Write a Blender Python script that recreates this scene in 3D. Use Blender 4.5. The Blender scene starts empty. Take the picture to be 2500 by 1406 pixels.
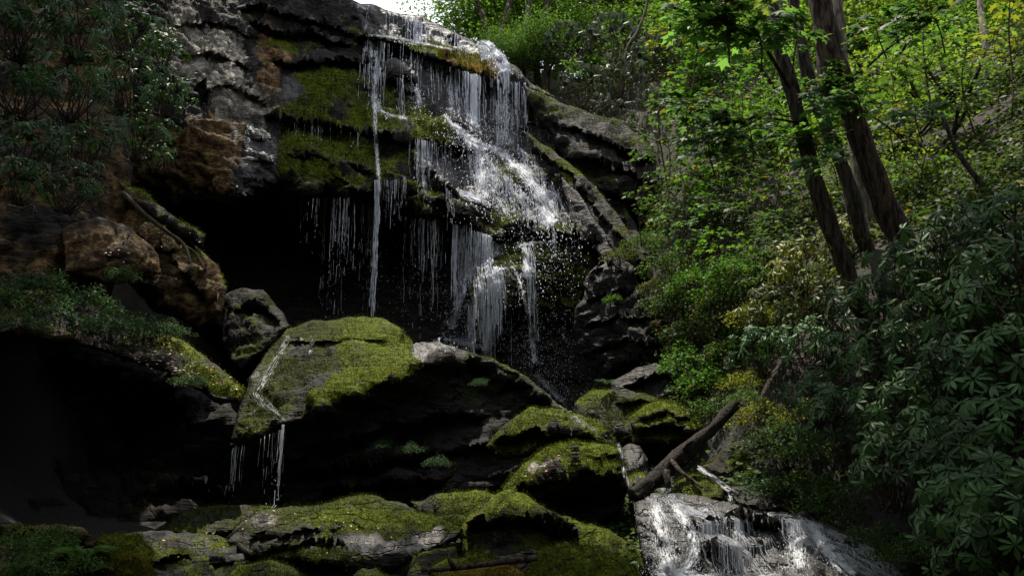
import bpy, math, random
import numpy as np
from mathutils import Vector

# ------------------------------------------------------------------ camera, light, exposure
SC = bpy.context.scene
COL = SC.collection
rad = math.radians
W, H, F = 2500.0, 1406.0, 2165.0
PITCH = rad(12.0)
CAMZ = 1.6
cam = bpy.data.objects.new('camera', bpy.data.cameras.new('camera'))
COL.objects.link(cam)
cam.location = (0, 0, CAMZ)
cam.rotation_euler = (rad(90) + PITCH, 0, 0)
cam.data.sensor_width = 36.0
cam.data.lens = 36.0 * F / W
cam.data.clip_end = 2000
SC.camera = cam
SC.render.resolution_x, SC.render.resolution_y = 1024, 575

SUN_EL, SUN_AZ = 73.0, -24.0            # azimuth measured from +Y towards +X
sun = bpy.data.objects.new('sun', bpy.data.lights.new('sun', 'SUN'))
COL.objects.link(sun)
sun.data.energy = 4.6
sun.data.angle = rad(0.6)
sun.data.color = (1.0, 0.93, 0.80)
sdir = Vector((math.sin(rad(SUN_AZ)) * math.cos(rad(SUN_EL)), math.cos(rad(SUN_AZ)) * math.cos(rad(SUN_EL)), math.sin(rad(SUN_EL))))
sun.rotation_euler = sdir.to_track_quat('Z', 'Y').to_euler()
SUNV = np.array(sdir)

world = bpy.data.worlds.new('World')
SC.world = world
world.use_nodes = True
wn = world.node_tree
wn.nodes.clear()
wo = wn.nodes.new('ShaderNodeOutputWorld')
bg = wn.nodes.new('ShaderNodeBackground')
sky = wn.nodes.new('ShaderNodeTexSky')
sky.sky_type = 'NISHITA'
sky.sun_disc = False
sky.sun_elevation = rad(SUN_EL)
sky.sun_rotation = rad(SUN_AZ) % (2 * math.pi)
sky.altitude = 300
cl = wn.nodes.new('ShaderNodeTexNoise')
cl.inputs['Scale'].default_value = 2.2
cl.inputs['Detail'].default_value = 5
cr = wn.nodes.new('ShaderNodeMapRange')
cr.inputs['From Min'].default_value = 0.22
cr.inputs['From Max'].default_value = 0.52
mx = wn.nodes.new('ShaderNodeMix')
mx.data_type = 'RGBA'
wn.links.new(cl.outputs['Fac'], cr.inputs['Value'])
wn.links.new(cr.outputs['Result'], mx.inputs['Factor'])
wn.links.new(sky.outputs['Color'], mx.inputs['A'])
mx.inputs['B'].default_value = (9.0, 9.4, 10.4, 1)      # white summer cloud
wn.links.new(mx.outputs['Result'], bg.inputs['Color'])
bg.inputs['Strength'].default_value = 0.10
wn.links.new(bg.outputs['Background'], wo.inputs['Surface'])

SC.view_settings.view_transform = 'Standard'
SC.view_settings.look = 'None'
SC.view_settings.gamma = 1.0
SC.view_settings.exposure = 0.85
SC.render.engine = 'CYCLES'
SC.cycles.max_bounces = 6
SC.cycles.diffuse_bounces = 2
SC.cycles.glossy_bounces = 2
SC.cycles.transmission_bounces = 3
SC.cycles.transparent_max_bounces = 16
SC.cycles.use_denoising = True
SC.cycles.sample_clamp_indirect = 4.0

RNG = np.random.default_rng(7)
random.seed(7)

# ------------------------------------------------------------------ geometry helpers
CP, SP = math.cos(PITCH), math.sin(PITCH)


def at(px, py, Y):
    """world point seen at photo pixel (px, py) whose distance along +Y is Y metres"""
    px, py, Y = np.asarray(px, float), np.asarray(py, float), np.asarray(Y, float)
    dx, dy = (px - W / 2) / F, (H / 2 - py) / F
    t = Y / (CP - dy * SP)
    return np.stack(np.broadcast_arrays(t * dx, Y, CAMZ + t * (SP + dy * CP)), -1)


def proj(P):
    x, y, z = P[..., 0], P[..., 1], P[..., 2] - CAMZ
    f = np.maximum(y * CP + z * SP, 0.01)
    u = -y * SP + z * CP
    return W / 2 + F * x / f, H / 2 - F * u / f


def _hash(ix, iy, iz, seed):
    h = (ix * 374761393 + iy * 668265263 + iz * 2147483647 + seed * 1274126177) & 0xFFFFFFFF
    h = ((h ^ (h >> 13)) * 1274126177) & 0xFFFFFFFF
    h = ((h ^ (h >> 16)) * 2246822519) & 0xFFFFFFFF
    return ((h ^ (h >> 15)) & 0xFFFF) / 65535.0


def vnoise(p, seed=0):
    i = np.floor(p).astype(np.int64)
    f = p - i
    f = f * f * f * (f * (f * 6 - 15) + 10)
    r = 0
    for a in (0, 1):
        wa = f[..., 0] if a else 1 - f[..., 0]
        for b in (0, 1):
            wb = f[..., 1] if b else 1 - f[..., 1]
            for c in (0, 1):
                wc = f[..., 2] if c else 1 - f[..., 2]
                r = r + wa * wb * wc * _hash(i[..., 0] + a, i[..., 1] + b, i[..., 2] + c, seed)
    return r * 2 - 1


def fbm(p, octv=4, seed=0, gain=0.5):
    s, a, q = 0, 1.0, p
    for k in range(octv):
        s = s + a * vnoise(q + k * 17.3, seed + k)
        q = q * 2.03
        a *= gain
    return s


def blocks(p, seed=0):
    """cellular fracture: (random height of the cell, distance to the crack between cells)"""
    i = np.floor(p).astype(np.int64)
    f1 = np.full(p.shape[:-1], 9.0)
    f2 = f1.copy()
    hv = np.zeros(p.shape[:-1])
    for a in (-1, 0, 1):
        for b in (-1, 0, 1):
            for c in (-1, 0, 1):
                j = i + np.array([a, b, c])
                q = np.stack([_hash(j[..., 0], j[..., 1], j[..., 2], seed + k) for k in range(3)], -1)
                d = np.linalg.norm(j + q - p, axis=-1)
                h = _hash(j[..., 0], j[..., 1], j[..., 2], seed + 7)
                m = d < f1
                f2 = np.where(m, f1, np.minimum(f2, d))
                f1 = np.where(m, d, f1)
                hv = np.where(m, h, hv)
    return hv - 0.5, f2 - f1


def mesh_from(name, V, faces, mat, attrs=None, smooth=True):
    """faces: list of int arrays (n,3) or (n,4)"""
    V = np.ascontiguousarray(V, np.float32)
    faces = [np.asarray(f, np.int32) for f in faces if len(f)]
    me = bpy.data.meshes.new(name)
    me.vertices.add(len(V))
    me.vertices.foreach_set('co', V.ravel())
    loops = np.concatenate([f.ravel() for f in faces])
    tot = np.concatenate([np.full(len(f), f.shape[1], np.int32) for f in faces])
    start = np.concatenate([[0], np.cumsum(tot)[:-1]]).astype(np.int32)
    me.loops.add(len(loops))
    me.loops.foreach_set('vertex_index', loops)
    me.polygons.add(len(tot))
    me.polygons.foreach_set('loop_start', start)
    me.polygons.foreach_set('loop_total', tot)
    if smooth:
        me.polygons.foreach_set('use_smooth', np.ones(len(tot), bool))
    for k, v in (attrs or {}).items():
        v = np.ascontiguousarray(v, np.float32)
        if v.ndim == 1:
            me.attributes.new(k, 'FLOAT', 'POINT').data.foreach_set('value', v)
        else:
            me.attributes.new(k, 'FLOAT_COLOR', 'POINT').data.foreach_set('color', v.ravel())
    me.update(calc_edges=True)
    me.validate()
    if mat:
        me.materials.append(mat)
    return me


def obj(name, me, parent=None, loc=None):
    o = bpy.data.objects.new(name, me)
    COL.objects.link(o)
    if loc is not None:
        o.location = loc
    if parent is not None:
        o.parent = parent
    return o


def tag(o, label, cat, group=None, kind=None):
    if label:
        o['label'] = label
    if cat:
        o['category'] = cat
    if group:
        o['group'] = group
    if kind:
        o['kind'] = kind
    return o


def empty(name, loc, label, cat, group=None):
    o = bpy.data.objects.new(name, None)
    COL.objects.link(o)
    o.location = loc
    o.empty_display_size = 0.2
    return tag(o, label, cat, group)


def poly_d(px, py, poly):
    """signed distance in px to polygon: positive inside, and nearest boundary point"""
    poly = np.asarray(poly, float)
    inside = np.zeros(px.shape, bool)
    best = np.full(px.shape, 1e9)
    nx, ny = np.zeros(px.shape), np.zeros(px.shape)
    n = len(poly)
    for i in range(n):
        x0, y0 = poly[i][:2]
        x1, y1 = poly[(i + 1) % n][:2]
        if y0 != y1:
            c = ((y0 > py) != (y1 > py)) & (px < (x1 - x0) * (py - y0) / (y1 - y0) + x0)
            inside ^= c
        ex, ey = x1 - x0, y1 - y0
        t = np.clip(((px - x0) * ex + (py - y0) * ey) / max(ex * ex + ey * ey, 1e-9), 0, 1)
        qx, qy = x0 + t * ex, y0 + t * ey
        d = np.hypot(px - qx, py - qy)
        m = d < best
        best = np.where(m, d, best)
        nx = np.where(m, qx, nx)
        ny = np.where(m, qy, ny)
    return np.where(inside, best, -best), nx, ny


def line_d(px, py, line):
    best = np.full(px.shape, 1e9)
    for (x0, y0), (x1, y1) in zip(line[:-1], line[1:]):
        ex, ey = x1 - x0, y1 - y0
        t = np.clip(((px - x0) * ex + (py - y0) * ey) / max(ex * ex + ey * ey, 1e-9), 0, 1)
        best = np.minimum(best, np.hypot(px - x0 - t * ex, py - y0 - t * ey))
    return best


def sstep(a, b, x):
    t = np.clip((x - a) / (b - a), 0, 1)   # also for a > b
    return t * t * (3 - 2 * t)


def rbf(pts, vals, ridge=1e-3):
    pts = np.asarray(pts, float)
    vals = np.asarray(vals, float)
    n = len(pts)
    K = np.linalg.norm(pts[:, None] - pts[None], axis=2) + 0.0
    K -= np.eye(n) * ridge
    A = np.zeros((n + 3, n + 3))
    A[:n, :n] = K
    A[:n, n] = 1
    A[:n, n + 1:] = pts
    A[n, :n] = 1
    A[n + 1:, :n] = pts.T
    w = np.linalg.solve(A, np.concatenate([vals, np.zeros(3)]))

    def ev(x, y):
        s = w[n] + w[n + 1] * x + w[n + 2] * y
        for i in range(n):
            s = s + w[i] * np.hypot(x - pts[i, 0], y - pts[i, 1])
        return s
    return ev


# depth pictures of what has been built, for laying water, moss and leaves on it
ZS = 5.0
ZX0, ZY0, ZNX, ZNY = -300, -300, 640, 400


def newz():
    return np.full((ZNY, ZNX), 1e3)


ZALL = newz()


def zfill(Z, it=2):
    for _ in range(it):
        bad = Z > 900
        m = Z.copy()
        for dy in (-1, 0, 1):
            for dx in (-1, 0, 1):
                m = np.minimum(m, np.roll(np.roll(Z, dy, 0), dx, 1))
        Z = np.where(bad, m, Z)
    return Z


def zput(Z, P):
    px, py = proj(P)
    ix, iy = np.floor((px - ZX0) / ZS).astype(int), np.floor((py - ZY0) / ZS).astype(int)
    ok = (ix >= 0) & (ix < ZNX) & (iy >= 0) & (iy < ZNY)
    np.minimum.at(Z, (iy[ok], ix[ok]), P[..., 1][ok])


def zget(Z, px, py):
    ix = np.clip(((np.asarray(px) - ZX0) / ZS).astype(int), 0, ZNX - 1)
    iy = np.clip(((np.asarray(py) - ZY0) / ZS).astype(int), 0, ZNY - 1)
    return Z[iy, ix]


# ------------------------------------------------------------------ materials
def newmat(name):
    m = bpy.data.materials.new(name)
    m.use_nodes = True
    m.node_tree.nodes.clear()
    return m, m.node_tree


class NT:
    def __init__(s, nt):
        s.nt = nt

    def n(s, t, **kw):
        nd = s.nt.nodes.new(t)
        for k, v in kw.items():
            setattr(nd, k, v)
        return nd

    def l(s, a, b):
        s.nt.links.new(a, b)

    def noise(s, scale, detail=4, rough=0.55, vec=None, dist=0.0):
        nd = s.n('ShaderNodeTexNoise')
        nd.inputs['Scale'].default_value = scale
        nd.inputs['Detail'].default_value = detail
        nd.inputs['Roughness'].default_value = rough
        nd.inputs['Distortion'].default_value = dist
        if vec is not None:
            s.l(vec, nd.inputs['Vector'])
        return nd.outputs['Fac']

    def rng(s, v, a, b, c=0.0, d=1.0, smooth=True):
        nd = s.n('ShaderNodeMapRange')
        if smooth:
            nd.interpolation_type = 'SMOOTHSTEP'
        nd.inputs['From Min'].default_value = a
        nd.inputs['From Max'].default_value = b
        nd.inputs['To Min'].default_value = c
        nd.inputs['To Max'].default_value = d
        s.l(v, nd.inputs['Value'])
        return nd.outputs['Result']

    def math(s, op, a, b=None, clamp=False):
        nd = s.n('ShaderNodeMath', operation=op)
        nd.use_clamp = clamp
        for i, v in enumerate((a, b)):
            if v is None:
                continue
            if isinstance(v, (int, float)):
                nd.inputs[i].default_value = v
            else:
                s.l(v, nd.inputs[i])
        return nd.outputs[0]

    def mix(s, f, a, b, blend='MIX'):
        nd = s.n('ShaderNodeMix', data_type='RGBA', blend_type=blend)
        for key, v in (('Factor', f), ('A', a), ('B', b)):
            if isinstance(v, (int, float)):
                nd.inputs[key].default_value = v
            elif isinstance(v, tuple):
                nd.inputs[key].default_value = (*v, 1) if len(v) == 3 else v
            else:
                s.l(v, nd.inputs[key])
        return nd.outputs['Result']

    def ramp(s, v, stops):
        nd = s.n('ShaderNodeValToRGB')
        el = nd.color_ramp.elements
        while len(el) < len(stops):
            el.new(0.5)
        for e, (p, c) in zip(el, stops):
            e.position = p
            e.color = (*c, 1)
        s.l(v, nd.inputs['Fac'])
        return nd.outputs['Color']

    def attr(s, name):
        return s.n('ShaderNodeAttribute', attribute_name=name)

    def scaled(s, vec, sc, rot=(0, 0, 0)):
        nd = s.n('ShaderNodeMapping')
        nd.inputs['Scale'].default_value = sc
        nd.inputs['Rotation'].default_value = rot
        s.l(vec, nd.inputs['Vector'])
        return nd.outputs['Vector']

    def bump(s, h, strength, dist, normal=None):
        nd = s.n('ShaderNodeBump')
        nd.inputs['Strength'].default_value = strength
        nd.inputs['Distance'].default_value = dist
        s.l(h, nd.inputs['Height'])
        if normal is not None:
            s.l(normal, nd.inputs['Normal'])
        return nd.outputs['Normal']

    def out(s, sh):
        o = s.n('ShaderNodeOutputMaterial')
        s.l(sh, o.inputs['Surface'])


def rock_material(name, dip=0.42):
    m, nt = newmat(name)
    t = NT(nt)
    pos = t.n('ShaderNodeNewGeometry').outputs['Position']
    a = t.attr('mask')
    sep = t.n('ShaderNodeSeparateColor')
    t.l(a.outputs['Color'], sep.inputs['Color'])
    moss_a, ochre_a, pale_a, tone = sep.outputs[0], sep.outputs[1], sep.outputs[2], a.outputs['Alpha']
    wet = t.attr('wet').outputs['Fac']
    n1 = t.noise(0.9, 6, 0.6, pos)
    n2 = t.noise(4.5, 6, 0.65, pos)
    n3 = t.noise(22.0, 5, 0.7, pos)
    strat = t.noise(1.0, 5, 0.6, t.scaled(pos, (1.2, 1.2, 11.0), (0, dip, 0)), 0.6)
    base = t.ramp(t.math('ADD', t.math('MULTIPLY', n2, 0.55), t.math('MULTIPLY', strat, 0.45)),
                  [(0.34, (0.004, 0.0035, 0.003)), (0.5, (0.012, 0.010, 0.0085)), (0.64, (0.028, 0.0225, 0.018))])
    ochre = t.ramp(n2, [(0.34, (0.016, 0.009, 0.004)), (0.5, (0.085, 0.048, 0.018)), (0.64, (0.22, 0.14, 0.055))])
    pale = t.ramp(t.noise(3.2, 7, 0.72, pos, 0.5), [(0.36, (0.045, 0.038, 0.03)), (0.5, (0.13, 0.115, 0.09)), (0.62, (0.36, 0.33, 0.28))])
    f = t.rng(t.math('ADD', ochre_a, t.math('MULTIPLY', t.math('SUBTRACT', n1, 0.5), 1.2)), 0.35, 0.65)
    c = t.mix(f, base, ochre)
    f = t.rng(t.math('ADD', pale_a, t.math('MULTIPLY', t.math('SUBTRACT', n2, 0.5), 1.1)), 0.38, 0.62)
    c = t.mix(f, c, pale)
    # moss where painted, in clumps
    mn = t.math('ADD', t.math('MULTIPLY', t.math('SUBTRACT', n2, 0.5), 0.9), t.math('MULTIPLY', t.math('SUBTRACT', n3, 0.5), 0.5))
    mf = t.rng(t.math('ADD', moss_a, mn), 0.38, 0.6)
    mcol_d = t.ramp(n3, [(0.3, (0.008, 0.012, 0.003)), (0.7, (0.045, 0.052, 0.010))])
    mcol_g = t.ramp(n3, [(0.3, (0.022, 0.034, 0.003)), (0.7, (0.122, 0.150, 0.009))])
    mcol_o = t.ramp(n3, [(0.3, (0.06, 0.036, 0.004)), (0.7, (0.24, 0.15, 0.018))])
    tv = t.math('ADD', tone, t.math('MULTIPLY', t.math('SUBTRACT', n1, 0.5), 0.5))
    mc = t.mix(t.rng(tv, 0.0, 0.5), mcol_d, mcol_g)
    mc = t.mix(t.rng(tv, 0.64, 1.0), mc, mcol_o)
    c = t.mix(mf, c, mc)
    p = t.n('ShaderNodeBsdfPrincipled')
    t.l(c, p.inputs['Base Color'])
    r = t.mix(t.rng(wet, 0.25, 1.0), (0.72, 0.72, 0.72), (0.46, 0.46, 0.46))
    r = t.mix(mf, r, (0.85, 0.85, 0.85))
    rr = t.math('ADD', r, t.math('MULTIPLY', t.math('SUBTRACT', n3, 0.5), 0.3))
    t.l(rr, p.inputs['Roughness'])
    sp = t.mix(mf, t.mix(t.rng(wet, 0.3, 1), (0.16, 0.16, 0.16), (0.6, 0.6, 0.6)), (0.1, 0.1, 0.1))
    t.l(sp, p.inputs['Specular IOR Level'])
    h = t.math('ADD', t.math('MULTIPLY', strat, 0.6), t.math('MULTIPLY', n2, 0.5))
    vo = t.n('ShaderNodeTexVoronoi', feature='DISTANCE_TO_EDGE')
    vo.inputs['Scale'].default_value = 1.0
    wv = t.n('ShaderNodeVectorMath', operation='ADD')
    t.l(t.scaled(pos, (1.3, 1.3, 4.2), (0, dip, 0)), wv.inputs[0])
    nc = t.n('ShaderNodeTexNoise')
    nc.inputs['Scale'].default_value = 1.6
    nc.inputs['Detail'].default_value = 5
    t.l(pos, nc.inputs['Vector'])
    t.l(nc.outputs['Color'], wv.inputs[1])
    t.l(wv.outputs[0], vo.inputs['Vector'])
    crack = t.rng(vo.outputs['Distance'], 0.0, 0.05)
    h = t.math('ADD', h, t.math('MULTIPLY', crack, 0.25))
    nb = t.bump(h, 0.9, 0.16)
    n4 = t.noise(55.0, 3, 0.6, pos)
    nb = t.bump(t.math('ADD', n3, t.math('MULTIPLY', n4, 0.6)), 0.55, 0.03, nb)
    t.l(nb, p.inputs['Normal'])
    t.out(p.outputs[0])
    return m


def moss_material():
    m, nt = newmat('moss_tufts')
    t = NT(nt)
    a = t.attr('tint')
    p = t.n('ShaderNodeBsdfPrincipled')
    t.l(a.outputs['Color'], p.inputs['Base Color'])
    p.inputs['Roughness'].default_value = 0.85
    p.inputs['Specular IOR Level'].default_value = 0.12
    tr = t.n('ShaderNodeBsdfTranslucent')
    t.l(a.outputs['Color'], tr.inputs['Color'])
    ms = t.n('ShaderNodeMixShader')
    ms.inputs[0].default_value = 0.3
    t.l(p.outputs[0], ms.inputs[1])
    t.l(tr.outputs[0], ms.inputs[2])
    t.out(ms.outputs[0])
    return m


def leaf_material(name, rough, spec, trans, sheen=(0, 0, 0)):
    """leaf colour = the plant's own colour varied leaf by leaf"""
    m, nt = newmat(name)
    t = NT(nt)
    oc = t.n('ShaderNodeObjectInfo').outputs['Color']
    lf = t.attr('leaf').outputs['Fac']
    pos = t.n('ShaderNodeNewGeometry').outputs['Position']
    n = t.noise(30.0, 2, 0.5, pos)
    k = t.math('ADD', t.math('MULTIPLY', lf, 1.1), 0.42)
    k = t.math('MULTIPLY', k, t.math('ADD', t.math('MULTIPLY', n, 0.5), 0.75))
    c = t.mix(1.0, oc, t.n('ShaderNodeCombineColor').outputs[0], 'MULTIPLY')
    cc = t.n('ShaderNodeCombineColor')
    t.l(k, cc.inputs[0]); t.l(k, cc.inputs[1]); t.l(k, cc.inputs[2])
    c = t.mix(1.0, oc, cc.outputs[0], 'MULTIPLY')
    c = t.mix(t.rng(lf, 0.965, 0.985), c, (0.20, 0.13, 0.02))
    p = t.n('ShaderNodeBsdfPrincipled')
    t.l(c, p.inputs['Base Color'])
    p.inputs['Roughness'].default_value = rough
    p.inputs['Specular IOR Level'].default_value = spec
    tr = t.n('ShaderNodeBsdfTranslucent')
    t.l(t.mix(1.0, c, (1.35, 1.4, 0.6, 1), 'MULTIPLY'), tr.inputs['Color'])
    ms = t.n('ShaderNodeMixShader')
    ms.inputs[0].default_value = trans
    t.l(p.outputs[0], ms.inputs[1])
    t.l(tr.outputs[0], ms.inputs[2])
    t.out(ms.outputs[0])
    return m


def bark_material(name, c0, c1, sc=9.0):
    m, nt = newmat(name)
    t = NT(nt)
    pos = t.n('ShaderNodeNewGeometry').outputs['Position']
    v = t.noise(sc, 6, 0.65, t.scaled(pos, (2.2, 2.2, 0.35)), 0.4)
    w = t.noise(3.0, 4, 0.6, pos)
    c = t.ramp(v, [(0.42, c0), (0.6, c1)])
    c = t.mix(t.rng(w, 0.56, 0.68, 0, 0.6), c, (0.03, 0.04, 0.012))
    p = t.n('ShaderNodeBsdfPrincipled')
    t.l(c, p.inputs['Base Color'])
    p.inputs['Roughness'].default_value = 0.85
    p.inputs['Specular IOR Level'].default_value = 0.2
    t.l(t.bump(v, 0.9, 0.05), p.inputs['Normal'])
    t.out(p.outputs[0])
    return m


def soil_material():
    m, nt = newmat('forest_soil')
    t = NT(nt)
    pos = t.n('ShaderNodeNewGeometry').outputs['Position']
    n1 = t.noise(1.2, 6, 0.65, pos)
    n2 = t.noise(14, 5, 0.7, pos)
    c = t.ramp(n2, [(0.36, (0.008, 0.005, 0.003)), (0.55, (0.028, 0.018, 0.010)), (0.7, (0.065, 0.04, 0.022))])
    c = t.mix(t.rng(n1, 0.5, 0.62), c, (0.025, 0.032, 0.008))
    ck = t.attr('creek_and_shade').outputs['Fac']
    c = t.mix(ck, c, t.ramp(n2, [(0.35, (0.004, 0.004, 0.003)), (0.7, (0.022, 0.02, 0.014))]))
    p = t.n('ShaderNodeBsdfPrincipled')
    t.l(c, p.inputs['Base Color'])
    p.inputs['Roughness'].default_value = 0.9
    t.l(t.bump(n2, 0.9, 0.08), p.inputs['Normal'])
    t.out(p.outputs[0])
    return m


def water_material():
    m, nt = newmat('white_water')
    t = NT(nt)
    p = t.n('ShaderNodeBsdfPrincipled')
    p.inputs['Base Color'].default_value = (0.90, 0.91, 0.95, 1)
    p.inputs['Roughness'].default_value = 0.22
    p.inputs['Specular IOR Level'].default_value = 0.6
    tl = t.n('ShaderNodeBsdfTranslucent')
    tl.inputs['Color'].default_value = (0.85, 0.88, 0.95, 1)
    ms = t.n('ShaderNodeMixShader')
    ms.inputs[0].default_value = 0.5
    t.l(p.outputs[0], ms.inputs[1])
    t.l(tl.outputs[0], ms.inputs[2])
    tr = t.n('ShaderNodeBsdfTransparent')
    m2 = t.n('ShaderNodeMixShader')
    t.l(t.attr('foam').outputs['Fac'], m2.inputs[0])
    t.l(tr.outputs[0], m2.inputs[1])
    t.l(ms.outputs[0], m2.inputs[2])
    t.out(m2.outputs[0])
    return m


def sheet_material():
    """thin sheet of running water: streaks of foam along the flow, clear between them"""
    m, nt = newmat('running_water')
    t = NT(nt)
    uv = t.attr('flow').outputs['Vector']
    foam = t.attr('foam').outputs['Fac']
    st = t.noise(1.0, 4, 0.6, t.scaled(uv, (30.0, 2.0, 1.0)), 0.5)
    br = t.noise(1.0, 4, 0.66, t.scaled(uv, (22.0, 9.0, 1.0)), 1.0)
    st = t.math('SUBTRACT', 1.0, t.math('ABSOLUTE', t.math('MULTIPLY', t.math('SUBTRACT', st, 0.5), 2.0)))
    br = t.math('SUBTRACT', 1.0, t.math('ABSOLUTE', t.math('MULTIPLY', t.math('SUBTRACT', br, 0.5), 2.0)))
    v = t.math('ADD', t.math('MULTIPLY', st, 0.55), t.math('MULTIPLY', br, 0.45))
    al = t.rng(t.math('ADD', v, t.math('MULTIPLY', t.math('SUBTRACT', foam, 0.5), 0.36)), 0.86, 0.98)
    al = t.math('MULTIPLY', al, t.rng(foam, 0.02, 0.25))
    p = t.n('ShaderNodeBsdfPrincipled')
    p.inputs['Base Color'].default_value = (0.90, 0.91, 0.95, 1)
    p.inputs['Roughness'].default_value = 0.5
    p.inputs['Specular IOR Level'].default_value = 0.2
    t.l(t.bump(v, 0.7, 0.03), p.inputs['Normal'])
    tl = t.n('ShaderNodeBsdfTranslucent')
    tl.inputs['Color'].default_value = (0.8, 0.84, 0.92, 1)
    ms = t.n('ShaderNodeMixShader')
    ms.inputs[0].default_value = 0.45
    t.l(p.outputs[0], ms.inputs[1])
    t.l(tl.outputs[0], ms.inputs[2])
    tr = t.n('ShaderNodeBsdfTransparent')
    m2 = t.n('ShaderNodeMixShader')
    t.l(al, m2.inputs[0])
    t.l(tr.outputs[0], m2.inputs[1])
    t.l(ms.outputs[0], m2.inputs[2])
    t.out(m2.outputs[0])
    return m


def flat_leaf_material():
    m, nt = newmat('fallen_leaf')
    t = NT(nt)
    p = t.n('ShaderNodeBsdfPrincipled')
    t.l(t.attr('tint').outputs['Color'], p.inputs['Base Color'])
    p.inputs['Roughness'].default_value = 0.6
    t.out(p.outputs[0])
    return m


M_CLIFF = rock_material('cliff_rock', 0.42)
M_ROCK = rock_material('boulder_rock', -0.32)
M_MOSS = moss_material()
M_RHODO = leaf_material('glossy_leaf', 0.46, 0.17, 0.12)
M_LEAF = leaf_material('thin_leaf', 0.5, 0.14, 0.5)
M_HERB = leaf_material('herb_leaf', 0.55, 0.14, 0.36)
M_BARK = bark_material('dark_bark', (0.008, 0.006, 0.005), (0.085, 0.064, 0.05))
M_PALEBARK = bark_material('pale_bark', (0.07, 0.055, 0.042), (0.26, 0.21, 0.17), 6.0)
M_TWIG = bark_material('twig_bark', (0.03, 0.022, 0.014), (0.10, 0.075, 0.05), 20.0)
M_SOIL = soil_material()
M_WATER = water_material()
M_SHEET = sheet_material()
M_LITTER = flat_leaf_material()


# ------------------------------------------------------------------ moss tufts, tubes, leaves
def tufts(P, N, moss, tone, count, size, seed):
    """short upright blades scattered over the mossy vertices P with normals N"""
    rng = np.random.default_rng(seed)
    w = np.clip(moss - 0.35, 0, None) ** 1.0
    if w.sum() < 1:
        return None
    idx = rng.choice(len(P), count, p=w / w.sum())
    p = P[idx] + rng.normal(0, 0.02, (count, 3))
    up = N[idx] * 0.8 + np.array([0, 0, 0.5]) + rng.normal(0, 0.45, (count, 3))
    up /= np.linalg.norm(up, axis=1)[:, None]
    sd = np.cross(up, rng.normal(0, 1, (count, 3)))
    sd /= np.linalg.norm(sd, axis=1)[:, None] + 1e-9
    size = size * .68
    h = size * rng.uniform(0.5, 1.3, count)[:, None]
    p = p - up * h * 0.25
    V = np.stack([p - sd * h * 0.28, p + sd * h * 0.28, p + up * h], 1).reshape(-1, 3)
    Fc = np.arange(count * 3).reshape(-1, 3)
    tn = np.clip(tone[idx] + rng.normal(0, 0.13, count), 0, 1)
    d = np.array([[0.030, 0.038, 0.008]]); g = np.array([[0.116, 0.148, 0.009]]); o = np.array([[0.23, 0.145, 0.016]])
    a = np.clip(tn / 0.5, 0, 1)[:, None]
    b = np.clip((tn - 0.62) / 0.38, 0, 1)[:, None]
    c = (d * (1 - a) + g * a) * (1 - b) + o * b
    c *= (rng.uniform(0.35, 1.2, count) * np.clip(.85 + .75 * fbm(p * 4.5, 3, seed), .3, 1.5))[:, None]
    c = np.repeat(np.concatenate([c, np.ones((count, 1))], 1), 3, 0)
    return mesh_from('moss', V, [Fc], M_MOSS, {'tint': c}, smooth=False)


def tube(path, radii, sides=8, seed=0, rough=0.0, cap=True):
    path = np.asarray(path, float)
    n = len(path)
    radii = np.broadcast_to(np.asarray(radii, float), (n,))
    T = np.gradient(path, axis=0)
    T /= np.linalg.norm(T, axis=1)[:, None] + 1e-9
    a = np.array([0.31, 0.9, 0.2])
    U = np.cross(T, a)
    U /= np.linalg.norm(U, axis=1)[:, None] + 1e-9
    Vv = np.cross(T, U)
    th = np.arange(sides) * 2 * math.pi / sides
    ring = U[:, None] * np.cos(th)[None, :, None] + Vv[:, None] * np.sin(th)[None, :, None]
    r = np.repeat(radii[:, None], sides, 1)
    if rough:
        q = path[:, None] + ring * 0.35
        r = r * (1 + rough * fbm(q * 2.2, 4, seed))
    V = (path[:, None] + ring * r[..., None]).reshape(-1, 3)
    i = np.arange(n - 1)[:, None] * sides
    j = np.arange(sides)[None]
    k = (j + 1) % sides
    Fq = np.stack([i + j, i + k, i + sides + k, i + sides + j], -1).reshape(-1, 4)
    tri = []
    if cap:
        c0, c1 = len(V), len(V) + 1
        V = np.concatenate([V, path[:1], path[-1:]])
        jj = np.arange(sides)
        tri = np.concatenate([np.stack([np.full(sides, c0), (jj + 1) % sides, jj], 1),
                              np.stack([np.full(sides, c1), (n - 1) * sides + jj, (n - 1) * sides + (jj + 1) % sides], 1)])
    return V, Fq, tri


class Bag:
    def __init__(s):
        s.V, s.Q, s.T, s.n = [], [], [], 0

    def add(s, V, Q, T=()):
        s.V.append(V)
        if len(Q):
            s.Q.append(np.asarray(Q) + s.n)
        if len(T):
            s.T.append(np.asarray(T) + s.n)
        s.n += len(V)

    def mesh(s, name, mat):
        fs = []
        if s.Q:
            fs.append(np.concatenate(s.Q))
        if s.T:
            fs.append(np.concatenate(s.T))
        return mesh_from(name, np.concatenate(s.V), fs, mat)


def smooth_path(pts, n):
    pts = np.asarray(pts, float)
    t = np.linspace(0, len(pts) - 1, n)
    i = np.clip(np.floor(t).astype(int), 0, len(pts) - 2)
    f = (t - i)[:, None]
    p0, p1, p2, p3 = pts[np.clip(i - 1, 0, None)], pts[i], pts[i + 1], pts[np.clip(i + 2, None, len(pts) - 1)]
    return 0.5 * ((2 * p1) + (p2 - p0) * f + (2 * p0 - 5 * p1 + 4 * p2 - p3) * f ** 2 + (3 * p1 - p0 - 3 * p2 + p3) * f ** 3)


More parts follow.
